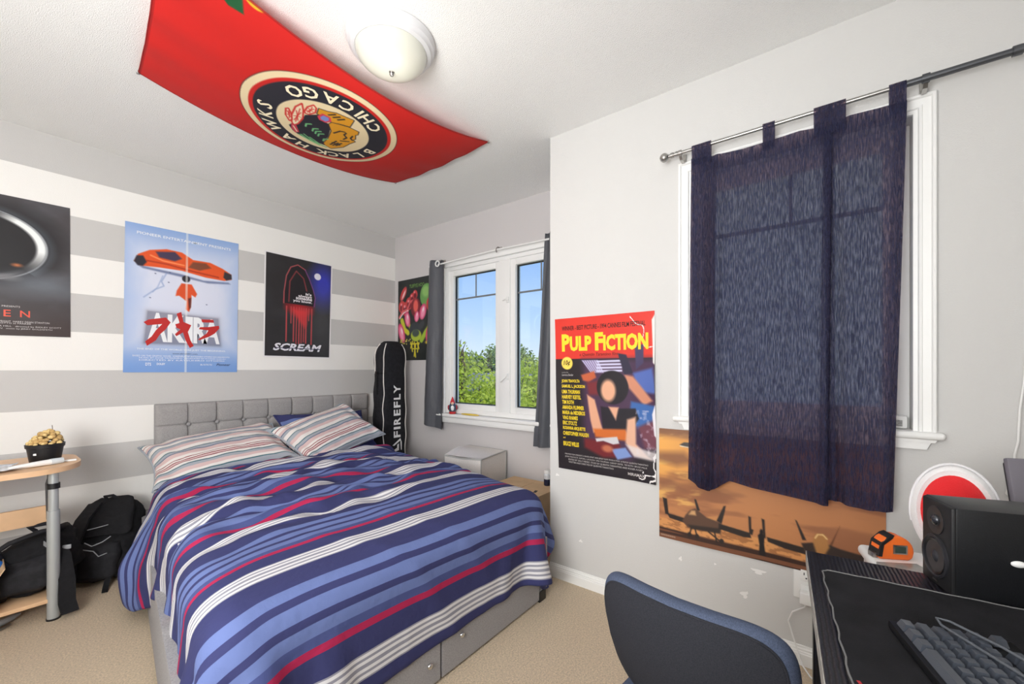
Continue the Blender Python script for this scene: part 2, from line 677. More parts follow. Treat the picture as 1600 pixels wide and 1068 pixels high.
p2('crank_label', MB().span((1.993, -0.2, 0.948), (1.996, -0.13, 0.97)), mat('grey printed label', (150, 150, 148), 0.6, noise=(220, 0.5)), cr)

# ------------------------------------------------------------------ outside: trees and a roof
M_LEAF = mat('spring leaves', (186, 200, 78), 0.6, noise=(1.6, 0.3))
nt = M_LEAF.node_tree
b = nt.nodes['Principled BSDF']
tl = node(M_LEAF, 'ShaderNodeBsdfTranslucent')
tl.inputs[0].default_value = (*lin((196, 214, 60)), 1)
mx = node(M_LEAF, 'ShaderNodeMixShader')
mx.inputs[0].default_value = 0.45
nt.links.new(b.outputs[0], mx.inputs[1])
nt.links.new(tl.outputs[0], mx.inputs[2])
nt.links.new(mx.outputs[0], nt.nodes['Material Output'].inputs[0])
M_LEAF2 = mat('distant leaves', (128, 150, 84), 0.7, noise=(1.2, 0.3))
M_BARK = mat('tree bark', (96, 80, 66), 0.9, noise=(8, 0.3))
M_GRASS = mat('lawn', (104, 132, 66), 0.95, noise=(2, 0.2))
M_ROOF = mat('grey roof shingles', (128, 130, 138), 0.9, noise=(5, 0.15))
GZ = -3.0
gr = MB().span((2.9, -40, GZ - 0.1), (90, 60, GZ)).build('lawn', M_GRASS, sharp=None)
struct(gr)


def tree(name, base, blobs, n_leaf, size, m, label, seed):
    """blobs: (dx,dy,z,rx,rz) leaf masses round the trunk"""
    r = np.random.default_rng(seed)
    t = thing(name, label, 'tree', base)
    tb = MB()
    top = max(b[2] for b in blobs) - base[2]
    tb.tube([(0, 0, 0), (0.05, 0.03, top * 0.4), (-0.03, 0.05, top * 0.7), (0, 0, top)], [0.14, 0.1, 0.06, 0.02])
    for dx, dy, z, rx, rz in blobs:
        zz = z - base[2]
        tb.tube([(0, 0, zz * 0.5), (dx * 0.5, dy * 0.5, zz * 0.75), (dx, dy, zz + rz * 0.5)], [0.05, 0.03, 0.012], 6)
    for k in range(60):
        dx, dy, z, rx, rz = blobs[k % len(blobs)]
        zz = z - base[2]
        a = r.normal(size=3)
        a /= np.linalg.norm(a)
        tb.tube([(dx, dy, zz - rz * 0.2), (dx + a[0] * rx * 0.6, dy + a[1] * rx * 0.6, zz + abs(a[2]) * rz * 0.7), (dx + a[0] * rx * 0.95, dy + a[1] * rx * 0.95, zz + a[2] * rz * 1.05)], [0.014, 0.01, 0.004], 4)
    tb.build('trunk', M_BARK, t)
    w = np.array([b[3] ** 2 * b[4] for b in blobs])
    w /= w.sum()
    k = r.choice(len(blobs), n_leaf, p=w)
    B = np.array(blobs)[k]
    d = r.normal(size=(n_leaf, 3))
    d /= np.linalg.norm(d, axis=1)[:, None]
    rad = r.random(n_leaf) ** 0.45 * (0.85 + 0.3 * r.random(n_leaf))
    C = np.stack([B[:, 0] + d[:, 0] * B[:, 3] * rad, B[:, 1] + d[:, 1] * B[:, 3] * rad, B[:, 2] - base[2] + d[:, 2] * B[:, 4] * rad], 1)
    u = r.normal(size=(n_leaf, 3))
    u /= np.linalg.norm(u, axis=1)[:, None]
    v = np.cross(u, r.normal(size=(n_leaf, 3)))
    v /= np.linalg.norm(v, axis=1)[:, None]
    s = size * (0.6 + 0.8 * r.random(n_leaf))[:, None]
    V = np.stack([C - u * s, C + v * s * 0.5, C + u * s, C - v * s * 0.5], 1).reshape(-1, 3)
    me = bpy.data.meshes.new('foliage')
    me.vertices.add(len(V))
    me.vertices.foreach_set('co', V.astype(np.float32).ravel())
    me.loops.add(len(V))
    me.loops.foreach_set('vertex_index', np.arange(len(V), dtype=np.int32))
    me.polygons.add(n_leaf)
    me.polygons.foreach_set('loop_start', np.arange(0, len(V), 4, dtype=np.int32))
    me.update(calc_edges=True)
    f = link('foliage', me, m, t)
    f['kind'] = 'stuff'
    return t


tree('leafy_tree', (5.3, 5.15, GZ), [(0, 0, 0.45, 0.85, 0.95), (-0.35, 0.5, 0.75, 0.5, 0.85), (0.3, -0.6, 0.25, 0.7, 0.75), (0, 0.2, -1.0, 1.2, 0.9), (-0.3, 0.42, 1.45, 0.22, 0.5), (-0.15, 0.0, 1.25, 0.25, 0.45), (0.2, -1.0, -0.1, 0.5, 0.6)], 26000, 0.036, M_LEAF, 'bright green leafy tree close outside, filling the left window pane', 1)
tree('leafy_tree', (8.2, 5.75, GZ), [(0, 0, 0.45, 1.0, 0.95), (0.2, -0.7, 0.0, 0.9, 0.8), (0, 0.4, -1.0, 1.5, 1.0), (-0.2, 0.7, 0.3, 0.6, 0.8)], 24000, 0.05, M_LEAF, 'green leafy tree outside, seen low in the right window pane', 2)
tree('leafy_tree', (26, 20.5, GZ), [(0, 0, 1.6, 2.2, 1.6), (2.5, 0.8, 1.2, 2, 1.4), (-2.2, 2.5, 1.0, 2.2, 1.5), (0, 0, -1, 3, 1.6)], 16000, 0.14, M_LEAF2, 'distant dull green tree behind the grey roof', 3)
hs = thing('house', 'distant house with a grey pitched roof among trees', 'house', (19.0, 14.2, GZ))
MB().span((-2.5, -3.2, 0), (2.5, 3.2, 2.6)).build('wall', mat('pale siding', (190, 188, 182), 0.8), hs)
MB().prism([(-2.9, 2.5), (2.9, 2.5), (0, 3.9)], lambda x, z: (x, -3.5, z), lambda x, z: (x, 3.5, z)).build('roof', M_ROOF, hs)

# ------------------------------------------------------------------ curtains
# rod over the right window
r0 = (1.9, 0.52, 2.099)
rod = thing('curtain_rod', 'grey metal curtain rod with a ball end above the right window', 'curtain rod', r0)
q = sub(r0)
MB().cyl(q(1.9, 0.575, 2.099), q(1.9, -0.2, 2.099), 0.0075).build('thin_tube', M_STEEL, rod)
t = MB().cyl(q(1.9, -0.19, 2.099), q(1.9, -0.44, 2.099), 0.0105)
t.cyl(q(1.9, -0.238, 2.099), q(1.9, -0.256, 2.099), 0.0145)
t.build('thick_tube', M_DARKSTEEL, rod)
t = MB().cyl(q(1.9, -0.432, 2.099), q(1.9, -0.452, 2.099), 0.015).cyl(q(1.9, -0.452, 2.099), q(1.9, -0.465, 2.099), 0.013, 0.006)
t.cyl(q(1.9, -0.465, 2.099), q(1.9, -0.50, 2.099), 0.008)
t.build('end_cap', M_DARKSTEEL, rod)
f = MB().ball(q(1.9, 0.594, 2.099), 0.0195, 20, 12)
f.cyl(q(1.9, 0.575, 2.099), q(1.9, 0.566, 2.099), 0.008)
f.cyl(q(1.9, 0.566, 2.099), q(1.9, 0.553, 2.099), 0.0115)
f.cyl(q(1.9, 0.546, 2.099), q(1.9, 0.536, 2.099), 0.0115)
f.build('finial', M_STEEL, rod)
for y in (0.525, -0.247):
    b = MB().band([q(1.9, y, 2.092), q(1.915, y, 2.075), q(1.945, y, 2.072), q(1.962, y, 2.084), q(1.970, y, 2.10)], (0, 1, 0), 0.012, 0.003)
    b.cyl(q(1.9, y - 0.006, 2.099), q(1.9, y + 0.006, 2.099), 0.0125)
    b.span(q(1.966, y - 0.008, 2.081), q(1.974, y + 0.008, 2.12), 0.002)
    b.build('bracket', M_STEEL, rod)


def curtain2(name, label, ytop, ybot, ztop, zbot, tabs, folds, seed, xb, layers):
    """ytop/ybot: left and right ends, folds: (s, width, depth)"""
    o = thing(name, label, 'curtain', (1.9, ytop[0], 2.05), group='navy curtain panels over the right window')
    q = sub((1.9, ytop[0], 2.05))
    ns, ntt = 90, 110
    S, T = np.meshgrid(np.linspace(0, 1, ns), np.linspace(0, 1, ntt))
    ya = ytop[0] + (ytop[1] - ytop[0]) * S
    yb = ybot[0] + (ybot[1] - ybot[0]) * S
    Yc = ya + (yb - ya) * T
    X = np.full_like(S, xb)
    for s0, w, d, drift in folds:
        X = X + d * np.exp(-((S - s0 - drift * T) / w) ** 2) * (0.35 + 0.65 * np.minimum(1, T * 2.5))
    X = X + 0.008 * (vnoise(S * 6, T * 2.5, seed) - 0.5) * np.minimum(1, T * 4)
    X = np.minimum(X, 1.925)
    zt = np.interp(S, np.linspace(0, 1, len(ztop)), ztop)
    zb = np.interp(S, np.linspace(0, 1, len(zbot)), zbot)
    Z = zt + (zb - zt) * T
    P = np.stack([X - 1.9, Yc - ytop[0], Z - 2.05], -1)
    body = grid_mesh('cloth_panel', P, M_NAVY, o)
    md = body.modifiers.new('thickness', 'SOLIDIFY')
    md.thickness = 0.0015
    # folded hems, sewn on top and bottom, and the side seam
    for nm, t0, t1 in (('top_hem', 0.0, 0.04), ('bottom_hem', 0.955, 1.0)):
        i0, i1 = int(t0 * (ntt - 1)), max(int(t0 * (ntt - 1)) + 2, int(t1 * (ntt - 1)) + 1)
        hp = P[i0:i1 + 1].copy()
        hp[..., 0] -= 0.0022
        grid_mesh(nm, hp, M_NAVY, o)
    # side hems and turned-back edges: a second layer of cloth
    for k0, k1 in layers:
        i0, i1 = int(k0 * (ns - 1)), int(k1 * (ns - 1)) + 1
        sp_2 = P[:, i0:i1 + 1].copy()
        sp_2[..., 0] += 0.004
        grid_mesh('side_hem', sp_2, M_NAVY, o)
    for y0, y1 in tabs:
        pts = []
        z0 = float(np.interp((y0 + y1) / 2, [ytop[1], ytop[0]], [ztop[-1], ztop[0]])) - 0.03
        yc = (y0 + y1) / 2
        for k in range(13):
            a = math.radians(-10 + 200 * k / 12)
            pts.append(q(1.9 - 0.0125 * math.cos(a), yc, 2.099 + 0.0125 * math.sin(a)))
        pts = [q(xb - 0.003, yc, z0)] + pts + [q(xb + 0.004, yc, z0)]
        MB().band(pts, (0, 1, 0), abs(y1 - y0), 0.0018).build('hanging_tab', M_NAVY, o)
    return o


curtain2('tab_top_curtain', 'wider navy tab top curtain panel with daylight through it, left of the overlap',
         (0.479, -0.005), (0.492, 0.008), (2.058, 2.045, 2.038, 2.04, 2.045, 2.03), (0.672, 0.63, 0.69, 0.675, 0.668, 0.66, 0.652),
         [(0.475, 0.40), (0.212, 0.172), (0.05, 0.004)],
         [(0.10, 0.028, -0.022, 0.0), (0.17, 0.02, 0.02, 0.01), (0.215, 0.025, -0.018, 0.02), (0.97, 0.03, -0.018, 0.0)], 3, 1.9, [(0.0, 0.21), (0.95, 1.0)])
curtain2('tab_top_curtain', 'narrower navy tab top curtain panel at the right of the overlap',
         (0.02, -0.201), (0.01, -0.166), (2.03, 2.046, 2.042, 2.04), (0.675, 0.665, 0.66, 0.668),
         [(0.006, -0.043), (-0.157, -0.2)],
         [(0.08, 0.05, 0.012, 0), (0.16, 0.07, 0.026, 0.05), (0.9, 0.08, -0.012, 0)], 5, 1.893, [(0.0, 0.13), (0.86, 1.0)])

# grey grommet curtains on the white rod of the window over the bed
r1 = (2.49, 2.1, 2.062)
rod1 = thing('curtain_rod', 'thin white curtain rod above the double window with hook brackets', 'curtain rod', r1)
q = sub(r1)
MB().tube([q(2.49, 2.84, 2.058), q(2.49, 2.45, 2.068), q(2.49, 2.05, 2.076), q(2.49, 1.34, 2.064)], 0.0075).build('tube', M_WHITE, rod1)
for y in (2.70, 2.06, 1.42):
    b = MB().tube([q(2.548, y, 2.075), q(2.52, y, 2.1), q(2.50, y, 2.098), q(2.486, y, 2.085), q(2.482, y, 2.065), q(2.49, y, 2.055)], 0.005, 6)
    b.span(q(2.542, y - 0.008, 2.055), q(2.55, y + 0.008, 2.11), 0.002)
    b.build('hook_bracket', M_STEEL, rod1)


def curtain1(label, y0, y1, yb0, yb1, zt, zb, n_fold, depth, holes, ph):
    o = thing('grommet_curtain', label, 'curtain', (2.49, (y0 + y1) / 2, 2.06), group='grey curtains at the double window')
    q = sub((2.49, (y0 + y1) / 2, 2.06))
    ns, ntt = 70, 60
    S, T = np.meshgrid(np.linspace(0, 1, ns), np.linspace(0, 1, ntt))
    Yc = (y0 + (y1 - y0) * S) * (1 - T) + (yb0 + (yb1 - yb0) * S) * T
    X = 2.48 + depth * np.sin(S * n_fold * 2 * PI + ph + 0.5 * T) + 0.010 * (fbm(S * 5, T * 14, 9) - 0.5)
    X = np.clip(X, 2.425, 2.52 - 0.03 * (T > 0.9))
    Z = zt[0] + (zt[1] - zt[0]) * S + ((zb[0] + (zb[1] - zb[0]) * S) - (zt[0] + (zt[1] - zt[0]) * S)) * T
    P = np.stack([X - 2.49, Yc - (y0 + y1) / 2, Z - 2.06], -1)
    body = grid_mesh('cloth_panel', P, M_GREYCUR, o)
    md = body.modifiers.new('thickness', 'SOLIDIFY')
    md.thickness = 0.002
    hp = P[-4:].copy()
    hp[..., 0] -= 0.003
    grid_mesh('bottom_hem', hp, M_GREYCUR, o)
    for y, x in holes:
        t = MB()
        ring_pts = [(x - 0.004, y + 0.023 * math.cos(a), 2.06 + 0.023 * math.sin(a)) for a in np.linspace(0, 2 * PI, 21)]
        t.tube([q(*p) for p in ring_pts], 0.006, 8)
        t.build('grommet', M_WHITE, o)
    return o


curtain1('long grey grommet curtain hanging left of the double window', 2.835, 2.655, 2.90, 2.672, (2.107, 2.09), (0.655, 0.625), 1.0, 0.02, [(2.70, 2.462)], 2.6)
curtain1('long grey grommet curtain beside the wall corner, right of the double window', 1.618, 1.36, 1.715, 1.42, (2.116, 2.10), (0.588, 0.6), 2.0, 0.026, [(1.47, 2.462)], 0.6)

# ------------------------------------------------------------------ printed sheets
class Canvas:
    """print colours at the points of a sheet; x right, y down, both 0..1 (colours are inks only)"""
    def __init__(s, nx, ny, w, h, base):
        s.nx, s.ny, s.w, s.h = nx, ny, w, h
        s.X, s.Y = np.meshgrid(np.linspace(0, 1, nx), np.linspace(0, 1, ny))
        s.C = np.ones((ny, nx, 3)) * np.array(base) / 255.0
        s.px = w / nx

    def mix(s, a, rgb):
        a = np.clip(a, 0, 1)[..., None]
        s.C = s.C * (1 - a) + a * (np.asarray(rgb) / 255.0)
        return s

    def dist(s, pts):
        px = np.array([p[0] for p in pts]) * s.w
        py = np.array([p[1] for p in pts]) * s.h
        x = s.X * s.w
        y = s.Y * s.h
        d = np.full_like(x, 9.0)
        ins = np.zeros_like(x, dtype=bool)
        n = len(pts)
        for i in range(n):
            j = (i + 1) % n
            ax, ay, bx, by = px[i], py[i], px[j], py[j]
            ex, ey = bx - ax, by - ay
            L = ex * ex + ey * ey + 1e-12
            t = np.clip(((x - ax) * ex + (y - ay) * ey) / L, 0, 1)
            d = np.minimum(d, np.hypot(x - ax - t * ex, y - ay - t * ey))
            c = ((ay > y) != (by > y)) & (x < ex * (y - ay) / (ey + 1e-12 * (ey == 0)) + ax)
            ins ^= c
        return np.where(ins, -d, d)

    def poly(s, pts, rgb, soft=1.0, alpha=1.0, grow=0):
        d = s.dist(pts) - grow
        return s.mix(np.clip(0.5 - d / (soft * s.px * 1.3), 0, 1) * alpha, rgb)

    def ell(s, cx, cy, rx, ry, rgb, rot=0, soft=1.0, alpha=1.0):
        """rx, ry in metres"""
        x = (s.X - cx) * s.w
        y = (s.Y - cy) * s.h
        c, q = math.cos(rot), math.sin(rot)
        u = (x * c + y * q) / rx
        v = (-x * q + y * c) / ry
        r = np.sqrt(u * u + v * v)
        d = (r - 1) * min(rx, ry)
        return s.mix(np.clip(0.5 - d / (soft * s.px * 1.3), 0, 1) * alpha, rgb)

    def line(s, pts, wd, rgb, soft=1.0, alpha=1.0):
        x = s.X * s.w
        y = s.Y * s.h
        d = np.full_like(x, 9.0)
        for (ax, ay), (bx, by) in zip(pts[:-1], pts[1:]):
            ax, bx, ay, by = ax * s.w, bx * s.w, ay * s.h, by * s.h
            ex, ey = bx - ax, by - ay
            t = np.clip(((x - ax) * ex + (y - ay) * ey) / (ex * ex + ey * ey + 1e-12), 0, 1)
            d = np.minimum(d, np.hypot(x - ax - t * ex, y - ay - t * ey))
        return s.mix(np.clip(0.5 - (d - wd / 2) / (soft * s.px * 1.3), 0, 1) * alpha, rgb)


_txt = {}


def text_shape(body, bold=0.0, shear=0.0):
    k = (body, bold, shear)
    if k not in _txt:
        cu = bpy.data.curves.new('lettering', 'FONT')
        cu.body = body
        cu.offset = bold
        cu.shear = shear
        cu.resolution_u = 2
        cu.fill_mode = 'FRONT'
        ob = bpy.data.objects.new('lettering', cu)
        COL.objects.link(ob)
        bpy.context.view_layer.update()
        me = bpy.data.meshes.new_from_object(ob.evaluated_get(bpy.context.evaluated_depsgraph_get()))
        V = np.array([v.co[:2] for v in me.vertices]).reshape(-1, 2)
        F = [tuple(p.vertices) for p in me.polygons]
        bpy.data.objects.remove(ob, do_unlink=True)
        bpy.data.curves.remove(cu)
        bpy.data.meshes.remove(me)
        mn, mx = V.min(0), V.max(0)
        V = (V - mn) / np.maximum(mx - mn, 1e-6)
        _txt[k] = (V, F, mx - mn)
    return _txt[k]


def lettering(name, items, surf, m, parent):
    """items: (text, (x0,y0,x1,y1), bold, shear); box in sheet coordinates, y down"""
    mb = MB()
    for it in items:
        body, (x0, y0, x1, y1) = it[0], it[1]
        V, F, _ = text_shape(body, it[2] if len(it) > 2 else 0, it[3] if len(it) > 3 else 0)
        pts = [surf(x0 + (x1 - x0) * p[0], y1 + (y0 - y1) * p[1]) for p in V]
        mb.add(pts, F)
    me = bpy.data.meshes.new(name)
    me.from_pydata(mb.v, [], mb.f)
    me.update()
    o = link(name, me, m, parent)
    o['kind'] = 'stuff'
    return o


def shapes(name, polys, surf, m, parent):
    mb = MB()
    for p in polys:
        mb.add([surf(*q) for q in p], [tuple(range(len(p)))])
    me = bpy.data.meshes.new(name)
    me.from_pydata(mb.v, [], mb.f)
    me.update()
    bm = bmesh.new()
    bm.from_mesh(me)
    bmesh.ops.triangulate(bm, faces=bm.faces[:])
    bm.to_mesh(me)
    bm.free()
    return link(name, me, m, parent)


def poster(name, label, corners, normal, cv, bulge=None, group=None, gloss=0.42):
    TL, TR, BR, BL = [np.array(c, float) for c in corners]
    nrm = np.array(normal, float)
    base = (BL + BR) / 2
    t = thing(name, label, 'poster', tuple(base), group=group)
    bulge = bulge or (lambda x, y: 0 * x)

    def surf(x, y, lift=0.0012):
        p = (TL * (1 - x) + TR * x) * (1 - y) + (BL * (1 - x) + BR * x) * y + nrm * (0.004 + lift + float(bulge(np.float64(x), np.float64(y)))) - base
        return tuple(p)
    X, Y = cv.X[..., None], cv.Y[..., None]
    P = (TL * (1 - X) + TR * X) * (1 - Y) + (BL * (1 - X) + BR * X) * Y + nrm * (0.004 + bulge(cv.X, cv.Y)[..., None]) - base
    sh = grid_mesh('paper_sheet', P, print_mat(name.replace('_', ' ') + ' print', gloss), t, col=cv.C)
    return t, surf


def ink(rgb, rough=0.45):
    return mat('printing ink', rgb, rough, spec=0.4)


NB, NR = (0, -1, 0), (-1, 0, 0)

# 1 dark space poster
cv = Canvas(230, 240, 0.69, 0.73, (72, 69, 72))
n = fbm(cv.X * 5 + 3, cv.Y * 9, 31)
cv.mix((n - 0.35) * 1.0, (104, 108, 116))
cv.ell(0.62, 0.33, 0.24, 0.2, (30, 29, 32), soft=25)
cv.ell(0.84, 0.62, 0.13, 0.06, (118, 126, 136), soft=22, alpha=0.6)
cv.mix(smooth01((cv.Y - 0.68) / 0.3) * 0.8, (62, 48, 46))
# a plain pale crescent of light, round a dark disc
r = np.hypot((cv.X - 0.52) * 0.69 / 0.245, (cv.Y - 0.36) * 0.73 / 0.185)
ang = np.arctan2((cv.Y - 0.36), (cv.X - 0.52))
cv.mix(np.clip(1.8 * (1 - np.abs(r - 0.92) / 0.10), 0, 1) * np.clip(1.7 * (1 - np.abs(ang + 0.35) / 0.95), 0, 1), (240, 243, 242))
cv.mix(np.clip(1 - np.abs(r - 1.0) / 0.025, 0, 1) * 0.7, (190, 194, 198))
cv.mix(np.clip(1 - np.abs(r - 1.06) / 0.12, 0, 1) * 0.25 * (ang < 0.6), (150, 168, 182))
cv.mix(np.clip(1 - np.abs(r - 0.93) / 0.10, 0, 1) * np.clip(1 - np.abs(ang - 1.25) / 0.75, 0, 1) * 0.75, (178, 180, 184))
cv.ell(0.72, 0.49, 0.012, 0.006, (232, 130, 70), soft=4)
cv.ell(0.68, 0.585, 0.03, 0.012, (120, 120, 124), soft=6)
pt, sf = poster('film_poster', 'dark grey poster with a pale crescent and red spaced letters at the left edge', [(-0.35, 3.41, 2.05), (0.341, 3.41, 2.056), (0.343, 3.41, 1.328), (-0.35, 3.41, 1.318)], NB, cv, group=None)
lettering('title_lettering', [('A', (0.31, 0.817, 0.365, 0.865), 0.0), ('L', (0.425, 0.817, 0.46, 0.865), 0.0), ('I', (0.545, 0.817, 0.552, 0.865), 0.0), ('E', (0.655, 0.817, 0.69, 0.865), 0.01), ('N', (0.735, 0.817, 0.785, 0.865), 0.01)], sf, ink((226, 92, 72)), pt)
lettering('credits_lettering', [('TWENTIETH CENTURY FOX PRESENTS', (0.38, 0.785, 0.735, 0.797)), ('TOM SKERRITT  SIGOURNEY WEAVER  VERONICA CARTWRIGHT  HARRY DEAN STANTON', (0.2, 0.893, 0.885, 0.906)), ('JOHN HURT  IAN HOLM and YAPHET KOTTO as PARKER', (0.3, 0.907, 0.79, 0.92)),
                                ('GORDON CARROLL  DAVID GILER and WALTER HILL   directed by RIDLEY SCOTT', (0.2, 0.928, 0.95, 0.941)), ('DAN O\'BANNON   music by JERRY GOLDSMITH', (0.5, 0.945, 0.9, 0.957))], sf, ink((205, 200, 198)), pt)

# 2 blue poster with an orange streak
cv = Canvas(210, 310, 0.605, 0.92, (214, 220, 238))
edge = np.maximum(np.abs(cv.X - 0.5) * 1.3, np.abs(cv.Y - 0.47) * 1.75)
cv.mix(smooth01((edge - 0.36) / 0.62) * 0.9, (118, 156, 216))
cv.mix((fbm(cv.X * 6, cv.Y * 4, 5) - 0.45) * 0.9 * (edge > 0.3), (150, 178, 226))
cv.mix(smooth01(1 - np.abs(cv.Y - 0.42) / 0.24) * smooth01(1 - np.abs(cv.X - 0.5) / 0.5) * 0.6, (222, 224, 240))
cv.mix(smooth01((cv.Y - 0.8) / 0.2) * 0.6, (116, 156, 218))
cv.poly([(0.09, 0.275), (0.2, 0.285), (0.45, 0.30), (0.66, 0.325), (0.9, 0.315), (0.92, 0.325), (0.7, 0.34), (0.4, 0.315), (0.14, 0.295)], (86, 100, 140), soft=3, alpha=0.8)
# generic orange streak, darker towards the ends
cv.poly([(0.07, 0.255), (0.10, 0.205), (0.19, 0.165), (0.33, 0.14), (0.46, 0.145), (0.56, 0.185), (0.72, 0.185), (0.84, 0.215), (0.93, 0.25), (0.93, 0.29), (0.86, 0.305), (0.68, 0.30), (0.46, 0.275), (0.27, 0.275), (0.12, 0.28)], (228, 88, 40), soft=1.6)
cv.poly([(0.07, 0.255), (0.09, 0.215), (0.14, 0.21), (0.17, 0.25), (0.14, 0.28), (0.10, 0.28)], (44, 42, 54), soft=2)
cv.poly([(0.86, 0.235), (0.93, 0.25), (0.935, 0.285), (0.88, 0.30), (0.85, 0.28)], (54, 50, 56), soft=2)
cv.poly([(0.24, 0.17), (0.40, 0.15), (0.46, 0.19), (0.40, 0.215), (0.27, 0.205)], (70, 58, 84), soft=2.5)
cv.poly([(0.56, 0.20), (0.68, 0.195), (0.73, 0.225), (0.62, 0.255), (0.52, 0.245)], (128, 72, 50), soft=2.5)
cv.line([(0.17, 0.24), (0.34, 0.245), (0.52, 0.265), (0.8, 0.285)], 0.008, (172, 54, 30), soft=2)
cv.line([(0.2, 0.2), (0.3, 0.225), (0.48, 0.235)], 0.008, (250, 150, 96), soft=2)
# generic orange blot under it
cv.poly([(0.46, 0.365), (0.55, 0.365), (0.60, 0.43), (0.585, 0.455), (0.55, 0.44), (0.545, 0.53), (0.53, 0.565), (0.50, 0.55), (0.505, 0.49), (0.47, 0.47), (0.44, 0.455), (0.41, 0.46), (0.42, 0.42)], (222, 84, 42), soft=1.6)
cv.ell(0.5, 0.33, 0.022, 0.022, (42, 40, 48), soft=1.5)
cv.poly([(0.52, 0.47), (0.548, 0.46), (0.545, 0.53), (0.53, 0.55)], (92, 40, 36), soft=2)
cv.line([(0.33, 0.31), (0.29, 0.37), (0.31, 0.40), (0.24, 0.43), (0.15, 0.49)], 0.004, (132, 156, 200), soft=2.5)
cv.line([(0.30, 0.33), (0.26, 0.41), (0.22, 0.45)], 0.003, (140, 164, 206), soft=2)
for x, y in ((0.2, 0.49), (0.69, 0.50), (0.36, 0.30), (0.35, 0.37), (0.24, 0.32)):
    cv.ell(x, y, 0.004, 0.003, (70, 84, 120))
d = cv.dist([(0.185, 0.585), (0.80, 0.60), (0.825, 0.80), (0.16, 0.80)])
cv.mix(np.exp(-np.maximum(d, 0) / 0.010) * 0.5, (80, 76, 92))
cv.mix((np.abs(cv.X - 0.505) < 0.008) * (0.35 + 0.3 * vnoise(cv.X * 3, cv.Y * 6, 8)), (240, 240, 238))
pt, sf = poster('film_poster', 'blue poster with an orange streak and red brush strokes over white letters', [(0.572, 3.41, 2.051), (1.182, 3.41, 2.056), (1.172, 3.41, 1.127), (0.562, 3.41, 1.129)], NB, cv)
lettering('title_lettering', [('A', (0.18, 0.59, 0.345, 0.79), 0.03), ('K', (0.345, 0.595, 0.50, 0.79), 0.045), ('I', (0.50, 0.60, 0.565, 0.79), 0.04), ('R', (0.57, 0.60, 0.70, 0.79), 0.045), ('A', (0.66, 0.605, 0.82, 0.79), 0.03)], sf, ink((238, 240, 244)), pt)
sf2 = lambda x, y: sf(x, y, 0.002)
shapes('brush_strokes', [[(0.15, 0.66), (0.19, 0.64), (0.33, 0.618), (0.37, 0.65), (0.33, 0.70), (0.28, 0.74), (0.25, 0.78), (0.18, 0.82), (0.165, 0.79), (0.215, 0.755), (0.25, 0.71), (0.30, 0.665), (0.18, 0.68)],
                         [(0.42, 0.585), (0.46, 0.57), (0.48, 0.64), (0.55, 0.66), (0.53, 0.695), (0.52, 0.71), (0.545, 0.77), (0.575, 0.81), (0.54, 0.825), (0.50, 0.77), (0.478, 0.715), (0.42, 0.745), (0.408, 0.73), (0.455, 0.695), (0.42, 0.685), (0.41, 0.66), (0.448, 0.65)],
                         [(0.64, 0.612), (0.755, 0.608), (0.762, 0.63), (0.65, 0.633)],
                         [(0.62, 0.685), (0.63, 0.67), (0.71, 0.665), (0.81, 0.65), (0.815, 0.67), (0.77, 0.71), (0.72, 0.735), (0.63, 0.765), (0.61, 0.762), (0.69, 0.715), (0.71, 0.69)]], sf2, ink((190, 44, 42)), pt)
lettering('credits_lettering', [('PIONEER ENTERTAINMENT PRESENTS', (0.09, 0.05, 0.92, 0.068), 0.01), ('THE END OF THE WORLD WAS JUST THE BEGINNING.', (0.10, 0.835, 0.88, 0.85), 0.01),
                                ('BASED ON THE GRAPHIC NOVEL  SCREENPLAY BY KATSUHIRO OTOMO IZO HASHIMOTO', (0.07, 0.882, 0.92, 0.893)), ('MUSIC BY SHOJI YAMASHIRO  PRODUCED BY RYOHEI SUZUKI', (0.12, 0.897, 0.88, 0.908)), ('DIRECTED BY KATSUHIRO OTOMO', (0.12, 0.911, 0.87, 0.921)),
                                ('DTS', (0.17, 0.935, 0.215, 0.955), 0.02), ('DOLBY', (0.26, 0.935, 0.33, 0.95), 0.02), ('R', (0.64, 0.94, 0.66, 0.952)), ('RESTRICTED', (0.665, 0.94, 0.75, 0.95))], sf, ink((240, 242, 246)), pt)
lettering('maker_lettering', [('Pioneer', (0.79, 0.935, 0.93, 0.953), 0.01, 0.3), ('www.akira2001.com', (0.39, 0.863, 0.61, 0.873))], sf, ink((50, 56, 92)), pt)

# 3 black poster with red drips, white border
cv = Canvas(190, 290, 0.53, 0.81, (44, 42, 44))
cv.mix((fbm(cv.X * 3, cv.Y * 7, 41) - 0.4) * 0.5, (82, 82, 86))
cv.ell(0.86, 0.24, 0.10, 0.16, (58, 62, 178), soft=34, alpha=1)
cv.ell(0.86, 0.62, 0.10, 0.2, (112, 112, 112), soft=40, alpha=0.35)
cv.ell(0.5, 0.52, 0.07, 0.05, (214, 40, 44), soft=14)
cv.poly([(0.27, 0.44), (0.72, 0.45), (0.71, 0.55), (0.28, 0.53)], (150, 34, 38), soft=10, alpha=0.7)
for x, y1, w in ((0.31, 0.84, 0.010), (0.375, 0.66, 0.008), (0.415, 0.84, 0.010), (0.455, 0.86, 0.008), (0.495, 0.86, 0.010), (0.53, 0.85, 0.008), (0.565, 0.84, 0.008), (0.60, 0.85, 0.011), (0.64, 0.62, 0.008), (0.685, 0.86, 0.010)):
    cv.line([(x, 0.5), (x, y1)], w, (188, 74, 76), soft=1.6)
cv.poly([(0.40, 0.52), (0.62, 0.52), (0.61, 0.66), (0.58, 0.70), (0.48, 0.62)], (214, 60, 62), soft=8, alpha=0.8)
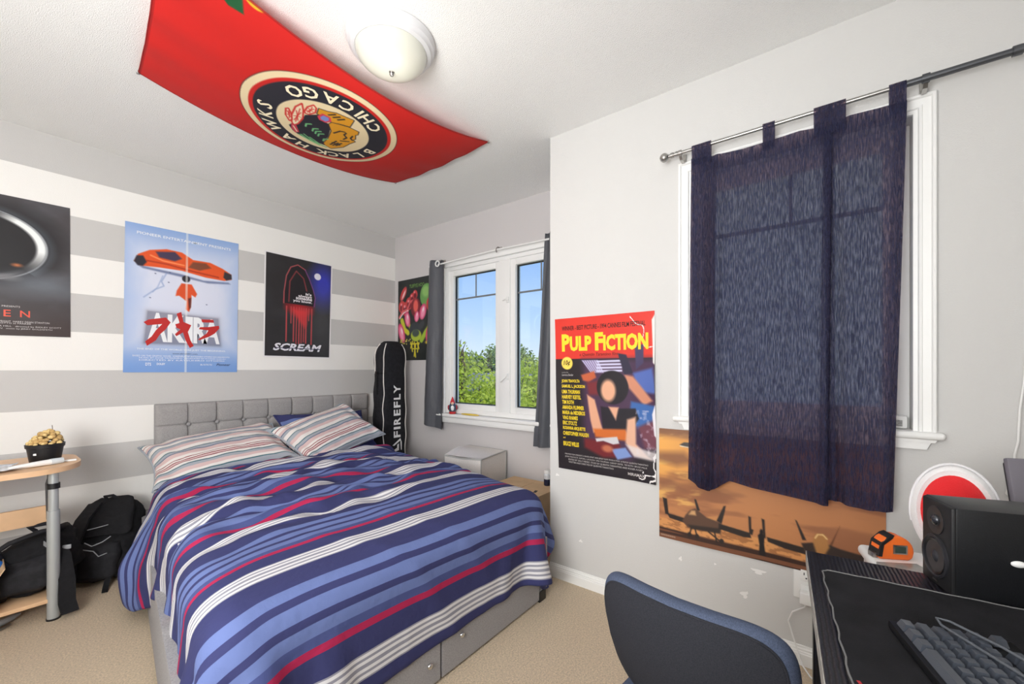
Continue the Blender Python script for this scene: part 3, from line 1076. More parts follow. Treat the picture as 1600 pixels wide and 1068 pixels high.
# a plain dark arch outlined in red and violet: generic stand-in
arch = [(0.27, 0.47), (0.27, 0.36), (0.30, 0.2), (0.36, 0.11), (0.46, 0.075), (0.57, 0.11), (0.64, 0.2), (0.70, 0.30), (0.735, 0.38), (0.72, 0.47)]
cv.poly(arch, (34, 30, 34), soft=2)
cv.line(arch[:6], 0.007, (196, 88, 92), soft=2)
cv.line(arch[5:], 0.006, (150, 80, 150), soft=2)
cv.line([(0.34, 0.45), (0.35, 0.25), (0.44, 0.14), (0.55, 0.2), (0.6, 0.32)], 0.006, (178, 66, 70), soft=3)
cv.ell(0.765, 0.155, 0.028, 0.028, (226, 224, 236), soft=1.5)
bw = 0.009
brd = (cv.X * cv.w < bw) | (cv.X * cv.w > cv.w - bw) | (cv.Y * cv.h < bw) | (cv.Y * cv.h > cv.h - bw)
cv.mix(brd * 1.0, (236, 234, 234))
pt, sf = poster('film_poster', 'black poster with white border, red drips and a blue glow, beside the bag', [(1.358, 3.41, 2.052), (1.897, 3.41, 2.042), (1.876, 3.41, 1.238), (1.346, 3.41, 1.242)], NB, cv)
lettering('title_lettering', [('SCREAM', (0.13, 0.862, 0.85, 0.935), 0.035, 0.25)], sf, ink((232, 230, 238)), pt)
lettering('tagline_lettering', [("It's", (0.585, 0.342, 0.675, 0.368), 0.03), ('always', (0.475, 0.368, 0.68, 0.398), 0.03), ('someone', (0.44, 0.395, 0.685, 0.42), 0.03), ('you know.', (0.40, 0.42, 0.685, 0.452), 0.03)], sf, ink((242, 236, 240)), pt)
shapes('title_shade', [[(0.15, 0.905), (0.84, 0.905), (0.835, 0.912), (0.148, 0.912)]], sf2 if False else (lambda x, y: sf(x, y, 0.002)), ink((60, 56, 84)), pt)

# 4 monster-mouth style poster, window wall: free colour shapes
cv = Canvas(150, 230, 0.51, 0.77, (36, 40, 40))
pk, gn, yl, rd = (226, 104, 140), (112, 158, 74), (196, 196, 50), (198, 66, 66)
cv.ell(0.82, 0.23, 0.09, 0.11, (104, 156, 82), soft=2)
cv.ell(0.80, 0.18, 0.05, 0.05, (140, 186, 104), soft=6)
cv.ell(0.16, 0.17, 0.035, 0.075, rd, rot=0.6, soft=2)
cv.ell(0.17, 0.18, 0.012, 0.05, (240, 196, 200), rot=0.6, soft=2)
for x, y, a in ((0.12, 0.33, 0.05), (0.22, 0.36, 0.055), (0.33, 0.30, 0.05), (0.42, 0.24, 0.04), (0.5, 0.2, 0.035), (0.93, 0.34, 0.06)):
    cv.ell(x, y, a, a * 1.2, rd, soft=2)
    cv.ell(x, y + 0.015, a * 0.6, a * 0.7, (110, 30, 46), soft=3)
    cv.ell(x - 0.02, y - 0.03, a * 0.25, a * 0.25, (238, 150, 160), soft=3)
cv.line([(0.04, 0.46), (0.14, 0.39), (0.28, 0.37), (0.36, 0.28), (0.52, 0.26), (0.62, 0.33), (0.66, 0.42)], 0.022, (214, 96, 100), soft=2)
cv.line([(0.05, 0.475), (0.16, 0.41), (0.3, 0.385)], 0.012, (242, 226, 226), soft=2)
cv.ell(0.52, 0.36, 0.07, 0.09, (118, 34, 44), soft=3)
cv.ell(0.52, 0.34, 0.035, 0.06, (226, 96, 88), soft=4)
cv.line([(0.3, 0.5), (0.36, 0.60), (0.42, 0.66)], 0.03, yl, soft=3)
cv.line([(0.12, 0.5), (0.2, 0.62), (0.3, 0.66)], 0.05, yl, soft=3)
cv.line([(0.95, 0.48), (0.9, 0.6), (0.78, 0.68), (0.68, 0.76)], 0.05, (156, 186, 56), soft=3)
for x, y, rx, ry, ro in ((0.11, 0.66, 0.045, 0.10, -0.35), (0.28, 0.49, 0.04, 0.075, -0.2), (0.72, 0.42, 0.045, 0.075, 0.3), (0.9, 0.68, 0.05, 0.09, 0.3), (0.55, 0.47, 0.035, 0.05, 0.2)):
    cv.ell(x, y, rx, ry, (214, 74, 116), rot=ro, soft=2)
    cv.ell(x, y + 0.01, rx * 0.6, ry * 0.7, (240, 150, 178), rot=ro, soft=4)
    cv.ell(x + 0.01, y - 0.03, rx * 0.25, ry * 0.3, (252, 222, 228), rot=ro, soft=3)
cv.ell(0.5, 0.63, 0.085, 0.07, (52, 58, 64), soft=3)
cv.ell(0.68, 0.58, 0.03, 0.05, (58, 62, 66), rot=0.8, soft=3)
cv.ell(0.53, 0.70, 0.075, 0.055, (170, 190, 60), soft=2)
cv.ell(0.52, 0.67, 0.05, 0.035, (66, 80, 72), soft=3)
cv.ell(0.9, 0.79, 0.06, 0.02, (214, 186, 54), soft=2)
for k in range(16):
    cv.ell(0.07 + 0.3 * random.random(), 0.74 + 0.06 * random.random(), 0.008, 0.008, (206, 196, 92))
for k, (x, a, b) in enumerate(((0.38, 0.78, 0.85), (0.43, 0.77, 0.89), (0.48, 0.78, 0.95), (0.52, 0.80, 0.96), (0.57, 0.78, 0.90), (0.61, 0.79, 0.86))):
    cv.line([(x, a), (x + 0.02 * (-1) ** k, (a + b) / 2), (x, b)], 0.015, (214, 200, 50), soft=1.4)
cv.line([(0.37, 0.80), (0.62, 0.80)], 0.012, (214, 200, 50))
cv.line([(0.42, 0.86), (0.60, 0.86)], 0.012, (200, 188, 46))
pt, sf = poster('art_poster', 'black poster of pink, green and yellow blobs behind the left grey curtain', [(2.55, 3.356, 2.004), (2.55, 2.85, 2.004), (2.55, 2.85, 1.232), (2.55, 3.362, 1.232)], NR, cv)
lettering('title_lettering', [('TUFFYE HOO', (0.34, 0.07, 0.76, 0.115), 0.02)], sf, ink((106, 146, 74)), pt)

# 5 red, black and yellow poster beside the window: plain colour blocks in place of the picture
cv = Canvas(220, 330, 0.545, 0.818, (38, 32, 36))
cv.poly([(-0.1, -0.1), (1.1, -0.1), (1.1, 0.27), (-0.1, 0.27)], (218, 56, 44), soft=0.7)
cv.poly([(0.3, 0.275), (1.1, 0.275), (1.1, 0.7), (0.75, 0.9), (0.3, 0.8)], (74, 50, 76), soft=14)
for k in range(7):
    cv.poly([(0.29 + 0.025 * k, 0.28), (0.31 + 0.025 * k, 0.28), (0.40 + 0.02 * k, 0.36), (0.385 + 0.02 * k, 0.36)], (186, 178, 214), soft=1.6)
for k in range(4):
    cv.poly([(0.44, 0.283 + 0.02 * k), (0.70, 0.28 + 0.02 * k), (0.70, 0.292 + 0.02 * k), (0.45, 0.295 + 0.02 * k)], (206, 204, 232), soft=1.4)
cv.poly([(0.28, 0.375), (0.42, 0.35), (0.44, 0.39), (0.36, 0.42), (0.3, 0.41)], (192, 96, 62), soft=3)
cv.poly([(0.34, 0.42), (0.46, 0.41), (0.46, 0.5), (0.36, 0.5)], (120, 44, 50), soft=6)
cv.poly([(0.8, 0.36), (0.98, 0.33), (1.02, 0.48), (0.84, 0.47)], (86, 108, 178), soft=5)
cv.poly([(0.72, 0.37), (0.80, 0.38), (0.98, 0.52), (0.9, 0.55), (0.76, 0.45)], (206, 140, 112), soft=4)
cv.poly([(0.66, 0.24), (0.74, 0.25), (0.80, 0.36), (0.72, 0.37)], (44, 40, 62), soft=2)
cv.poly([(0.82, 0.20), (0.90, 0.19), (0.90, 0.30), (0.83, 0.34)], (70, 62, 96), soft=2)
cv.poly([(0.78, 0.53), (1.0, 0.55), (1.0, 0.64), (0.84, 0.69), (0.76, 0.62)], (62, 104, 170), soft=4)
cv.ell(0.6, 0.45, 0.085, 0.085, (34, 30, 36), soft=2)
cv.ell(0.56, 0.47, 0.040, 0.055, (226, 170, 138), soft=5)
cv.poly([(0.48, 0.57), (0.62, 0.58), (0.82, 0.57), (0.85, 0.63), (0.78, 0.70), (0.5, 0.71)], (36, 32, 40), soft=2.5)
cv.poly([(0.56, 0.57), (0.66, 0.57), (0.63, 0.65)], (226, 170, 140), soft=3)
cv.poly([(0.34, 0.50), (0.42, 0.53), (0.48, 0.68), (0.50, 0.72), (0.40, 0.74), (0.37, 0.66)], (222, 164, 132), soft=3)
cv.poly([(0.40, 0.715), (0.72, 0.70), (0.76, 0.74), (0.72, 0.77), (0.42, 0.765)], (206, 108, 46), soft=4)
cv.poly([(0.74, 0.64), (0.82, 0.62), (0.82, 0.78), (0.95, 0.86), (0.8, 0.85), (0.72, 0.78)], (226, 176, 148), soft=4)
cv.poly([(0.84, 0.68), (1.02, 0.62), (1.02, 0.80), (0.9, 0.80)], (112, 62, 76), soft=6)
cv.mix(((fbm(cv.X * 30, cv.Y * 40, 7) - 0.5) * 2.5) * (cv.X > 0.82) * (cv.Y > 0.58) * (cv.Y < 0.84), (216, 206, 224))
cv.poly([(0.30, 0.78), (0.66, 0.79), (0.7, 0.87), (0.5, 0.89), (0.3, 0.84)], (112, 36, 40), soft=6)
cv.poly([(0.42, 0.775), (0.64, 0.75), (0.66, 0.79), (0.60, 0.80), (0.5, 0.785), (0.43, 0.795)], (206, 204, 208), soft=2)
cv.poly([(0.58, 0.83), (0.72, 0.81), (0.78, 0.86), (0.64, 0.89)], (126, 150, 206), soft=3)
cv.poly([(0.72, 0.79), (1.0, 0.82), (1.0, 0.87), (0.8, 0.86)], (222, 214, 214), soft=4, alpha=0.8)
cv.ell(0.54, 0.83, 0.03, 0.018, (190, 110, 80), soft=4)
cv.ell(0.128, 0.298, 0.034, 0.034, (246, 214, 92), soft=1.3)
cr = vnoise(cv.X * 9 + cv.Y * 3, cv.Y * 7, 77)
cv.mix((np.abs(cr - 0.5) < 0.012) * (cv.X > 0.78) * (cv.Y < 0.25) * 1.0, (240, 236, 234))
cv.mix((np.abs(vnoise(cv.X * 24, cv.Y * 30, 78) - 0.5) < 0.07) * (cv.X + cv.Y > 1.82) * 1.0, (240, 236, 236))
cv.poly([(0.975, 0.05), (1.02, 0.0), (1.02, 0.33), (0.985, 0.30)], (234, 228, 224), soft=1.5)
cv.poly([(0.97, 0.6), (1.02, 0.5), (1.02, 0.75), (0.985, 0.72)], (230, 226, 232), soft=1.5)
bul = lambda x, y: 0.016 * np.exp(-((y - 0.42) / 0.16) ** 2) * np.clip((x - 0.75) / 0.25, 0, 1) ** 2 + 0.012 * np.clip((x - 0.8) / 0.2, 0, 1) * np.clip((y - 0.85) / 0.15, 0, 1) + 0.007 * np.exp(-((y - 0.5) / 0.2) ** 2) * np.clip((0.12 - x) / 0.12, 0, 1)
pt, sf = poster('film_poster', 'worn red and black poster with yellow title and coloured shapes, left of the curtained window', [(1.975, 1.213, 1.424), (1.975, 0.662, 1.426), (1.975, 0.652, 0.604), (1.975, 1.188, 0.607)], NR, cv, bulge=bul)
lettering('title_lettering', [('P', (0.075, 0.105, 0.165, 0.22), 0.05), ('ULP', (0.165, 0.122, 0.40, 0.22), 0.05), ('F', (0.435, 0.105, 0.52, 0.22), 0.05), ('ICTION', (0.52, 0.122, 0.945, 0.222), 0.05)], sf, ink((246, 214, 50)), pt)
names = ['JOHN TRAVOLTA', 'SAMUEL L. JACKSON', 'UMA THURMAN', 'HARVEY KEITEL', 'TIM ROTH', 'AMANDA PLUMMER', 'MARIA de MEDEIROS', 'VING RHAMES', 'ERIC STOLTZ', 'ROSANNA ARQUETTE', 'CHRISTOPHER WALKEN']
wd = [0.2, 0.255, 0.2, 0.21, 0.13, 0.24, 0.25, 0.17, 0.16, 0.25, 0.285]
lettering('names_lettering', [(a, (0.065, 0.405 + 0.0343 * i, 0.065 + wd[i], 0.431 + 0.0343 * i), 0.035) for i, a in enumerate(names)] + [('and', (0.065, 0.785, 0.09, 0.796), 0.02), ('BRUCE WILLIS', (0.065, 0.815, 0.24, 0.845), 0.035)], sf, ink((236, 206, 44)), pt)
lettering('heading_lettering', [('WINNER - BEST PICTURE - 1994 CANNES FILM FESTIVAL', (0.08, 0.052, 0.92, 0.082), 0.015), ('a Quentin Tarantino film', (0.27, 0.232, 0.66, 0.256), 0, 0.2), ('10\u00a2', (0.09, 0.278, 0.166, 0.318), 0.015, 0.2)], sf, ink((44, 28, 26)), pt)
lettering('credits_lettering', [('produced by', (0.07, 0.355, 0.14, 0.364)), ('Lawrence Bender', (0.07, 0.368, 0.195, 0.382)),
                                ('MIRAMAX FILMS PRESENTS A BAND APART AND JERSEY FILMS PRODUCTION  A FILM BY QUENTIN TARANTINO', (0.08, 0.893, 0.93, 0.905)), ('JOHN TRAVOLTA  SAMUEL L. JACKSON  UMA THURMAN  HARVEY KEITEL  TIM ROTH  BRUCE WILLIS', (0.08, 0.91, 0.92, 0.922)),
                                ('EDITED BY SALLY MENKE  STORY BY QUENTIN TARANTINO AND ROGER AVARY', (0.12, 0.927, 0.88, 0.939)), ('WRITTEN AND DIRECTED BY QUENTIN TARANTINO', (0.12, 0.944, 0.6, 0.956)), ('MIRAMAX', (0.74, 0.955, 0.90, 0.972), 0.02)], sf, ink((196, 190, 188)), pt)

# 6 jets at sunset, below the right window
cv = Canvas(260, 165, 0.793, 0.505, (192, 130, 84))
n = fbm(cv.X * 3 + 0.4 * cv.Y, cv.Y * 9, 51)
n2 = fbm(cv.X * 7, cv.Y * 16 + cv.X * 3, 52)
cv.mix(smooth01((0.55 - cv.X) / 0.6) * smooth01((0.62 - cv.Y) / 0.3) * 0.9, (242, 176, 88))
cv.mix(smooth01((n - 0.44) / 0.2) * 0.75, (140, 90, 64))
cv.mix(smooth01((n2 - 0.5) / 0.15) * smooth01((0.4 - cv.X) / 0.3) * 0.6, (252, 204, 112))
cv.mix(smooth01((0.12 - cv.Y) / 0.12) * 0.75, (126, 88, 66))
cv.poly([(-0.02, 0.22), (0.14, 0.2), (0.2, 0.28), (0.1, 0.33), (-0.02, 0.3)], (128, 84, 62), soft=8, alpha=0.8)
cv.poly([(0.0, 0.5), (0.06, 0.45), (0.13, 0.5), (0.16, 0.55), (0.0, 0.56)], (138, 92, 66), soft=6, alpha=0.7)
cv.mix(smooth01((cv.X - 0.5) / 0.5) * 0.35, (178, 116, 78))
gy = 0.815 - 0.0 * cv.X
gnd = smooth01((cv.Y - gy) / 0.012)
cv.mix(gnd, (214, 150, 92))
cv.mix(gnd * smooth01((fbm(cv.X * 30, cv.Y * 50, 53) - 0.45) / 0.1) * 0.6, (140, 88, 54))
dk = smooth01((cv.Y - (0.90 + 0.03 * cv.X)) / 0.012)
cv.mix(dk, (62, 40, 34))
cv.mix(dk * smooth01((vnoise(cv.X * 3, cv.Y * 60, 54) - 0.6) / 0.1) * 0.7, (150, 96, 66))
bk = (44, 36, 34)
cv.poly([(0.02, 0.635), (0.045, 0.64), (0.045, 0.65), (0.055, 0.785), (0.035, 0.78)], bk)
cv.poly([(0.045, 0.77), (0.15, 0.785), (0.16, 0.83), (0.06, 0.81)], bk)
cv.poly([(0.195, 0.60), (0.205, 0.60), (0.225, 0.69), (0.21, 0.70)], bk)
cv.poly([(0.345, 0.615), (0.355, 0.61), (0.352, 0.65), (0.335, 0.77), (0.31, 0.75)], bk)
cv.poly([(0.13, 0.81), (0.15, 0.75), (0.175, 0.70), (0.2, 0.68), (0.23, 0.71), (0.26, 0.74), (0.33, 0.76), (0.34, 0.80), (0.32, 0.85), (0.25, 0.86), (0.16, 0.86)], (92, 66, 52), soft=1.5)
cv.poly([(0.165, 0.745), (0.18, 0.705), (0.2, 0.70), (0.205, 0.74)], (206, 160, 110), soft=2)
cv.poly([(0.16, 0.835), (0.33, 0.81), (0.33, 0.855), (0.18, 0.865)], (52, 42, 38), soft=2)
cv.poly([(0.32, 0.77), (0.47, 0.795), (0.475, 0.835), (0.44, 0.84), (0.32, 0.815)], bk)
cv.poly([(0.462, 0.66), (0.474, 0.665), (0.476, 0.76), (0.486, 0.765), (0.48, 0.81), (0.466, 0.80)], bk)
for a, b in (((0.18, 0.86), (0.17, 0.92)), ((0.2, 0.86), (0.21, 0.92)), ((0.3, 0.85), (0.31, 0.93)), ((0.27, 0.86), (0.33, 0.92))):
    cv.line([a, b], 0.006, bk)
for x, y in ((0.17, 0.92), (0.21, 0.92), (0.335, 0.915)):
    cv.ell(x, y, 0.009, 0.011, bk)
cv.poly([(0.505, 0.80), (0.515, 0.78), (0.527, 0.78), (0.535, 0.80), (0.533, 0.86), (0.54, 0.955), (0.51, 0.955), (0.512, 0.87)], (32, 28, 30))
cv.ell(0.521, 0.768, 0.006, 0.011, (32, 28, 30))
cv.poly([(0.522, 0.66), (0.535, 0.665), (0.54, 0.81), (0.53, 0.815)], bk)
cv.poly([(0.545, 0.80), (0.70, 0.82), (0.71, 0.87), (0.62, 0.86), (0.55, 0.835)], bk)
cv.poly([(0.665, 0.62), (0.672, 0.625), (0.71, 0.76), (0.695, 0.765)], bk)
cv.poly([(0.84, 0.605), (0.835, 0.63), (0.808, 0.77), (0.80, 0.765)], (104, 66, 44))
cv.poly([(0.69, 0.79), (0.74, 0.765), (0.80, 0.76), (0.84, 0.775), (1.0, 0.80), (1.0, 0.84), (0.82, 0.86), (0.71, 0.87)], (54, 42, 38), soft=1.6)
cv.poly([(0.735, 0.76), (0.745, 0.70), (0.77, 0.685), (0.79, 0.70), (0.80, 0.78), (0.78, 0.85), (0.75, 0.84)], (176, 124, 72), soft=2)
cv.line([(0.745, 0.73), (0.755, 0.70), (0.775, 0.695), (0.79, 0.72)], 0.004, (248, 214, 150))
cv.poly([(0.115, 0.135), (0.14, 0.11), (0.2, 0.105), (0.2, 0.15), (0.14, 0.15)], (74, 70, 66))
cv.line([(0.12, 0.145), (0.2, 0.155)], 0.004, (236, 226, 206))
for k in range(14):
    cv.ell(0.012 + 0.006 * k, 0.975, 0.0016, 0.0022, (214, 196, 180), alpha=0.8)
bul = lambda x, y: 0.006 * np.sin(x * 9) * (y > 0.6) * (y - 0.6) + 0.004 * y
pt, sf = poster('photo_poster', 'orange sunset poster of fighter jets on the ground, below the curtained window', [(1.975, 0.64, 0.872), (1.975, -0.155, 0.876), (1.975, -0.155, 0.365), (1.975, 0.638, 0.366)], NR, cv, bulge=bul)

# ------------------------------------------------------------------ flag pinned under the ceiling
FX0, FX1, FY0, FY1 = 0.44, 1.775, 1.53, 2.37
cv = Canvas(450, 285, FX1 - FX0, FY1 - FY0, (208, 42, 38))
# cv.x runs along +X, cv.y along +Y of the room
U = lambda X: (X - FX0) / (FX1 - FX0)
W_ = lambda Y: (Y - FY0) / (FY1 - FY0)
ecx, ecy, er = 1.055, 1.935, 0.335
E = lambda pts: [(U(1.045 + 0.3 * x), W_(1.985 + 0.25 * y)) for x, y in pts]
cv.ell(U(ecx), W_(ecy), er + 0.003, er + 0.003, (60, 30, 30))
cv.ell(U(ecx), W_(ecy), er, er, (240, 222, 180))
cv.ell(U(ecx), W_(ecy), er * 0.915, er * 0.915, (206, 44, 40))
cv.ell(U(ecx), W_(ecy), er * 0.865, er * 0.865, (48, 48, 56))
cv.ell(U(ecx), W_(ecy), er * 0.60, er * 0.60, (240, 222, 180))
blk = (46, 46, 54)
org = (226, 160, 44)
head = E([(-0.32, -0.36), (-0.2, -0.58), (-0.12, -0.48), (0.0, -0.46), (0.08, -0.31), (0.15, -0.05), (0.17, 0.19), (0.25, 0.36), (0.02, 0.40), (-0.15, 0.42), (-0.27, 0.36), (-0.37, 0.23), (-0.36, 0.05), (-0.31, -0.17)])
cv.poly(head, blk)
face = E([(0.0, -0.46), (0.01, -0.55), (0.11, -0.61), (0.24, -0.67), (0.4, -0.67), (0.43, -0.57), (0.41, -0.52), (0.47, -0.39), (0.46, -0.32), (0.51, -0.29), (0.48, -0.12), (0.47, 0.1), (0.37, 0.38), (0.25, 0.34), (0.2, 0.28), (0.17, -0.01), (0.11, -0.29)])
cv.poly(face, blk, grow=0.004)
cv.poly(face, org)
crest = E([(-0.22, -0.58), (-0.25, -0.74), (-0.14, -0.79), (-0.04, -0.87), (0.06, -0.89), (0.21, -0.92), (0.24, -0.7), (0.11, -0.64), (0.0, -0.56), (-0.07, -0.65)])
cv.poly(crest, blk, grow=0.004)
cv.poly(crest, org)
for x0, x1 in ((-0.1, -0.04), (-0.03, 0.03), (0.04, 0.1)):
    cv.line(E([(x0, -0.72), (x1, -0.82)]), 0.008, blk)
cv.poly(E([(-0.19, -0.52), (-0.17, -0.66), (-0.06, -0.67), (-0.01, -0.57), (-0.05, -0.46), (-0.14, -0.45)]), (222, 70, 90), grow=0.002)
cv.poly(E([(-0.16, -0.54), (-0.145, -0.63), (-0.07, -0.64), (-0.04, -0.57), (-0.06, -0.49), (-0.13, -0.48)]), (130, 150, 214))
crm = (244, 230, 196)
fr_ = (214, 56, 52)
for fp in ([(-0.37, 0.08), (-0.44, -0.11), (-0.48, -0.44), (-0.45, -0.62), (-0.38, -0.46), (-0.31, -0.22), (-0.3, 0.01), (-0.32, 0.13)], [(-0.36, -0.45), (-0.37, -0.62), (-0.33, -0.75), (-0.28, -0.71), (-0.25, -0.58), (-0.29, -0.44), (-0.33, -0.41)], [(-0.41, 0.07), (-0.5, -0.05), (-0.55, -0.23), (-0.53, -0.28), (-0.49, -0.22), (-0.45, -0.15), (-0.4, -0.01)]):
    p = E(fp)
    cv.poly(p, fr_, grow=0.004)
    cv.poly(p, crm, grow=-0.003)
    c0 = np.mean(p, 0)
    for k in range(len(p)):
        cv.line([tuple(c0), tuple(c0 + 0.6 * (np.array(p[k]) - c0))], 0.004, fr_)
cv.poly(E([(-0.37, 0.13), (-0.3, 0.1), (-0.19, 0.3), (-0.22, 0.4), (-0.31, 0.3)]), (206, 66, 84))
cv.line(E([(-0.32, 0.18), (-0.22, 0.32)]), 0.006, crm)
gnn = (120, 196, 130)
for x, y in ((-0.2, -0.02), (-0.08, 0.02), (-0.02, 0.06), (0.04, 0.1), (0.16, 0.2)):
    cv.line(E([(x, y), (x - 0.02, y - 0.09), (x + 0.03, y - 0.16)]), 0.008, gnn)
for a, b in (((-0.16, 0.40), (0.20, 0.46)), ((-0.12, 0.29), (0.10, 0.42)), ((-0.02, 0.30), (0.24, 0.43)), ((0.02, 0.40), (0.30, 0.42)), ((-0.14, 0.36), (0.04, 0.44))):
    cv.line(E([a, b]), 0.008, gnn)
for ln in ([(0.16, -0.26), (0.2, -0.42), (0.26, -0.46)], [(0.29, -0.44), (0.29, -0.36), (0.36, -0.3), (0.35, -0.2)], [(0.40, -0.44), (0.41, -0.34), (0.46, -0.3)], [(0.34, -0.1), (0.44, -0.2)], [(0.29, 0.21), (0.3, -0.02)], [(0.33, 0.2), (0.35, 0.02)], [(0.37, 0.16), (0.39, -0.02)], [(0.28, 0.10), (0.40, 0.08)]):
    cv.line(E(ln), 0.008, blk)
cv.poly([(U(0.575), W_(1.56)), (U(0.63), W_(1.545)), (U(0.645), W_(1.60)), (U(0.605), W_(1.61)), (U(0.575), W_(1.59))], (36, 92, 56), soft=1.3)
cv.ell(U(0.66), W_(1.52), 0.032, 0.028, (224, 178, 52))
cv.ell(U(0.66), W_(1.515), 0.016, 0.014, (40, 40, 40))
cv.mix(((cv.X < 0.006) | (cv.X > 0.994) | (cv.Y < 0.009) | (cv.Y > 0.991)) * 0.6, (150, 30, 30))


def flag_z(u, v):
    su = 4 * u * (1 - u)
    sv = 4 * v * (1 - v)
    # gathers running in from the pinned corners
    w = 0.004 * np.sin(26 * v + 5 * u) * np.exp(-u * 5) + 0.004 * np.sin(24 * v - 6 * u) * np.exp(-(1 - u) * 5)
    return 2.428 - 0.088 * su - 0.03 * sv * (0.4 + 0.6 * su) - 0.012 * sv + w * sv


def flag_xy(u, v):
    # edges draw in a little between the pins
    return FX0 + (FX1 - FX0) * u + 0.006 * np.sin(PI * v) * (1 - 2 * u) - 0.11 * (1 - u) ** 2 * (1 - v), FY0 + (FY1 - FY0) * v + 0.02 * np.sin(PI * u) * (1 - 2 * v)


fx, fy = flag_xy(cv.X, cv.Y)
fl = thing('ceiling_flag', 'red flag with a round crest, pinned by its corners under the ceiling', 'flag', (1.1, 1.95, 2.34))
P = np.stack([fx - 1.1, fy - 1.95, flag_z(cv.X, cv.Y) - 2.34], -1)
m = print_mat('polyester flag', 0.6, 0.25)
nt = m.node_tree
tlc = node(m, 'ShaderNodeBsdfTranslucent')
at = node(m, 'ShaderNodeVertexColor')
at.layer_name = 'Col'
mxs = node(m, 'ShaderNodeMixShader')
mxs.inputs[0].default_value = 0.18
nt.links.new(at.outputs[0], tlc.inputs[0])
nt.links.new(nt.nodes['Principled BSDF'].outputs[0], mxs.inputs[1])
nt.links.new(tlc.outputs[0], mxs.inputs[2])
nt.links.new(mxs.outputs[0], nt.nodes['Material Output'].inputs[0])
grid_mesh('flag_cloth', P, m, fl, col=cv.C)
hem = MB()
for v0, v1, u0, u1 in ((0, 0, 0, 1), (1, 1, 0, 1), (0, 1, 0, 0), (0, 1, 1, 1)):
    pts = []
    for k in range(33):
        u = u0 + (u1 - u0) * k / 32
        v = v0 + (v1 - v0) * k / 32
        x, y = flag_xy(u, v)
        pts.append((x - 1.1, y - 1.95, float(flag_z(u, v)) - 2.34))
    hem.tube(pts, 0.0022, 5)
hem.build('stitched_hem', mat('dark red hem', (150, 32, 30), 0.8), fl)
for u, v in ((0, 0), (1, 0), (0, 1), (1, 1)):
    x, y = flag_xy(u, v)
    MB().lathe([(0.0, -0.005), (0.006, -0.004), (0.007, 0.0), (0.0015, 0.001), (0.001, 0.014)], 10, Matrix.Translation((x - 1.1, y - 1.95, 2.425 - 2.34))).build('push_pin', M_STEEL, fl)


def ring_text(word, a0, a1, r, size, flip, angles):
    """letters round the crest; angles in degrees as seen from below (x right, y down)"""
    mb = MB()
    for i, ch in enumerate(word):
        if ch == ' ':
            continue
        a = math.radians(angles[i])
        V, F, d = text_shape(ch, 0.022)
        wd = d[0] / 0.72 * size
        px, py = math.cos(a), math.sin(a)
        ux, uy = (px, py) if flip else (-px, -py)          # letter 'up'
        rx, ry = -uy, ux                                     # letter 'right' seen from below
        pts = []
        for q in V:
            lx = (q[0] - 0.5) * wd
            ly = (q[1] - 0.5) * size
            X = ecx + px * r + rx * lx + ux * ly
            Y = ecy + py * r + ry * lx + uy * ly
            u, v = U(X), W_(Y)
            X2, Y2 = flag_xy(u, v)
            pts.append((X2 - 1.1, Y2 - 1.95, float(flag_z(u, v)) - 2.34 - 0.0025))
        mb.add(pts, F)
    me = bpy.data.meshes.new('crest_lettering')
    me.from_pydata(mb.v, [], mb.f)
    me.update()
    o = link('crest_lettering', me, ink((244, 232, 200), 0.7), fl)
    o['kind'] = 'stuff'
    return o


ring_text('CHICAGO', -38, -142, er * 0.735, 0.060, False, [-54.7, -70, -79.5, -93, -108.6, -126, -142])
ring_text('BLACK HAWKS', 8, 196, er * 0.735, 0.058, True, [3.6, 21.9, 40, 55, 69, 0, 91, 109, 132, 153, 169])

# ------------------------------------------------------------------ ceiling lamp
lc = (1.012, 1.375, H)
lamp = thing('ceiling_lamp', 'round white flush ceiling lamp with a frosted glass bowl', 'lamp', lc)
MB().lathe([(0.0, -0.001), (0.168, -0.001), (0.17, -0.006), (0.166, -0.016), (0.163, -0.028), (0.155, -0.034), (0.152, -0.042), (0.14, -0.047), (0.132, -0.044), (0.0, -0.03)], 56).build('base_ring', mat('white enamel', (216, 216, 218), 0.35), lamp)
mg = mat('frosted lamp glass', (208, 208, 196), 0.22, spec=0.6)
mg.node_tree.nodes['Principled BSDF'].inputs['Emission Color'].default_value = (1, 0.97, 0.9, 1)
mg.node_tree.nodes['Principled BSDF'].inputs['Emission Strength'].default_value = 0.05
prof = [(0.136, -0.04)] + [(0.136 * math.cos(a), -0.042 - 0.078 * math.sin(a)) for a in np.linspace(0.05, PI / 2, 14)]
prof[-1] = (0.0001, prof[-1][1])
MB().lathe(prof, 56).build('glass_bowl', mg, lamp)
MB().lathe([(0.0001, -0.136), (0.006, -0.134), (0.009, -0.128), (0.006, -0.122), (0.012, -0.119), (0.012, -0.115)], 16).build('finial', M_STEEL, lamp)
ld = bpy.data.lights.new('lamp_light', 'POINT')
ld.energy = 1.6
ld.color = (1, 0.95, 0.86)
ld.shadow_soft_size = 0.12
lo = bpy.data.objects.new('lamp_light', ld)
COL.objects.link(lo)
lo.location = (lc[0], lc[1], H - 0.30)

# ------------------------------------------------------------------ bed
BX, BY = 0.6265, 3.32                                 # head end, left corner; long sides run skew to the walls
BW, BL, SK = 1.49, 2.19, -0.155


def bed(p, q, z):
    return (BX + p + SK * q, BY - q, z)


bo = bed(BW / 2, BL / 2, 0)
bedt = thing('bed', 'double bed with grey buttoned headboard and grey storage base', 'bed', bo)
B = lambda p, q, z: tuple(np.array(bed(p, q, z)) - np.array(bo))
D = sub(bo)


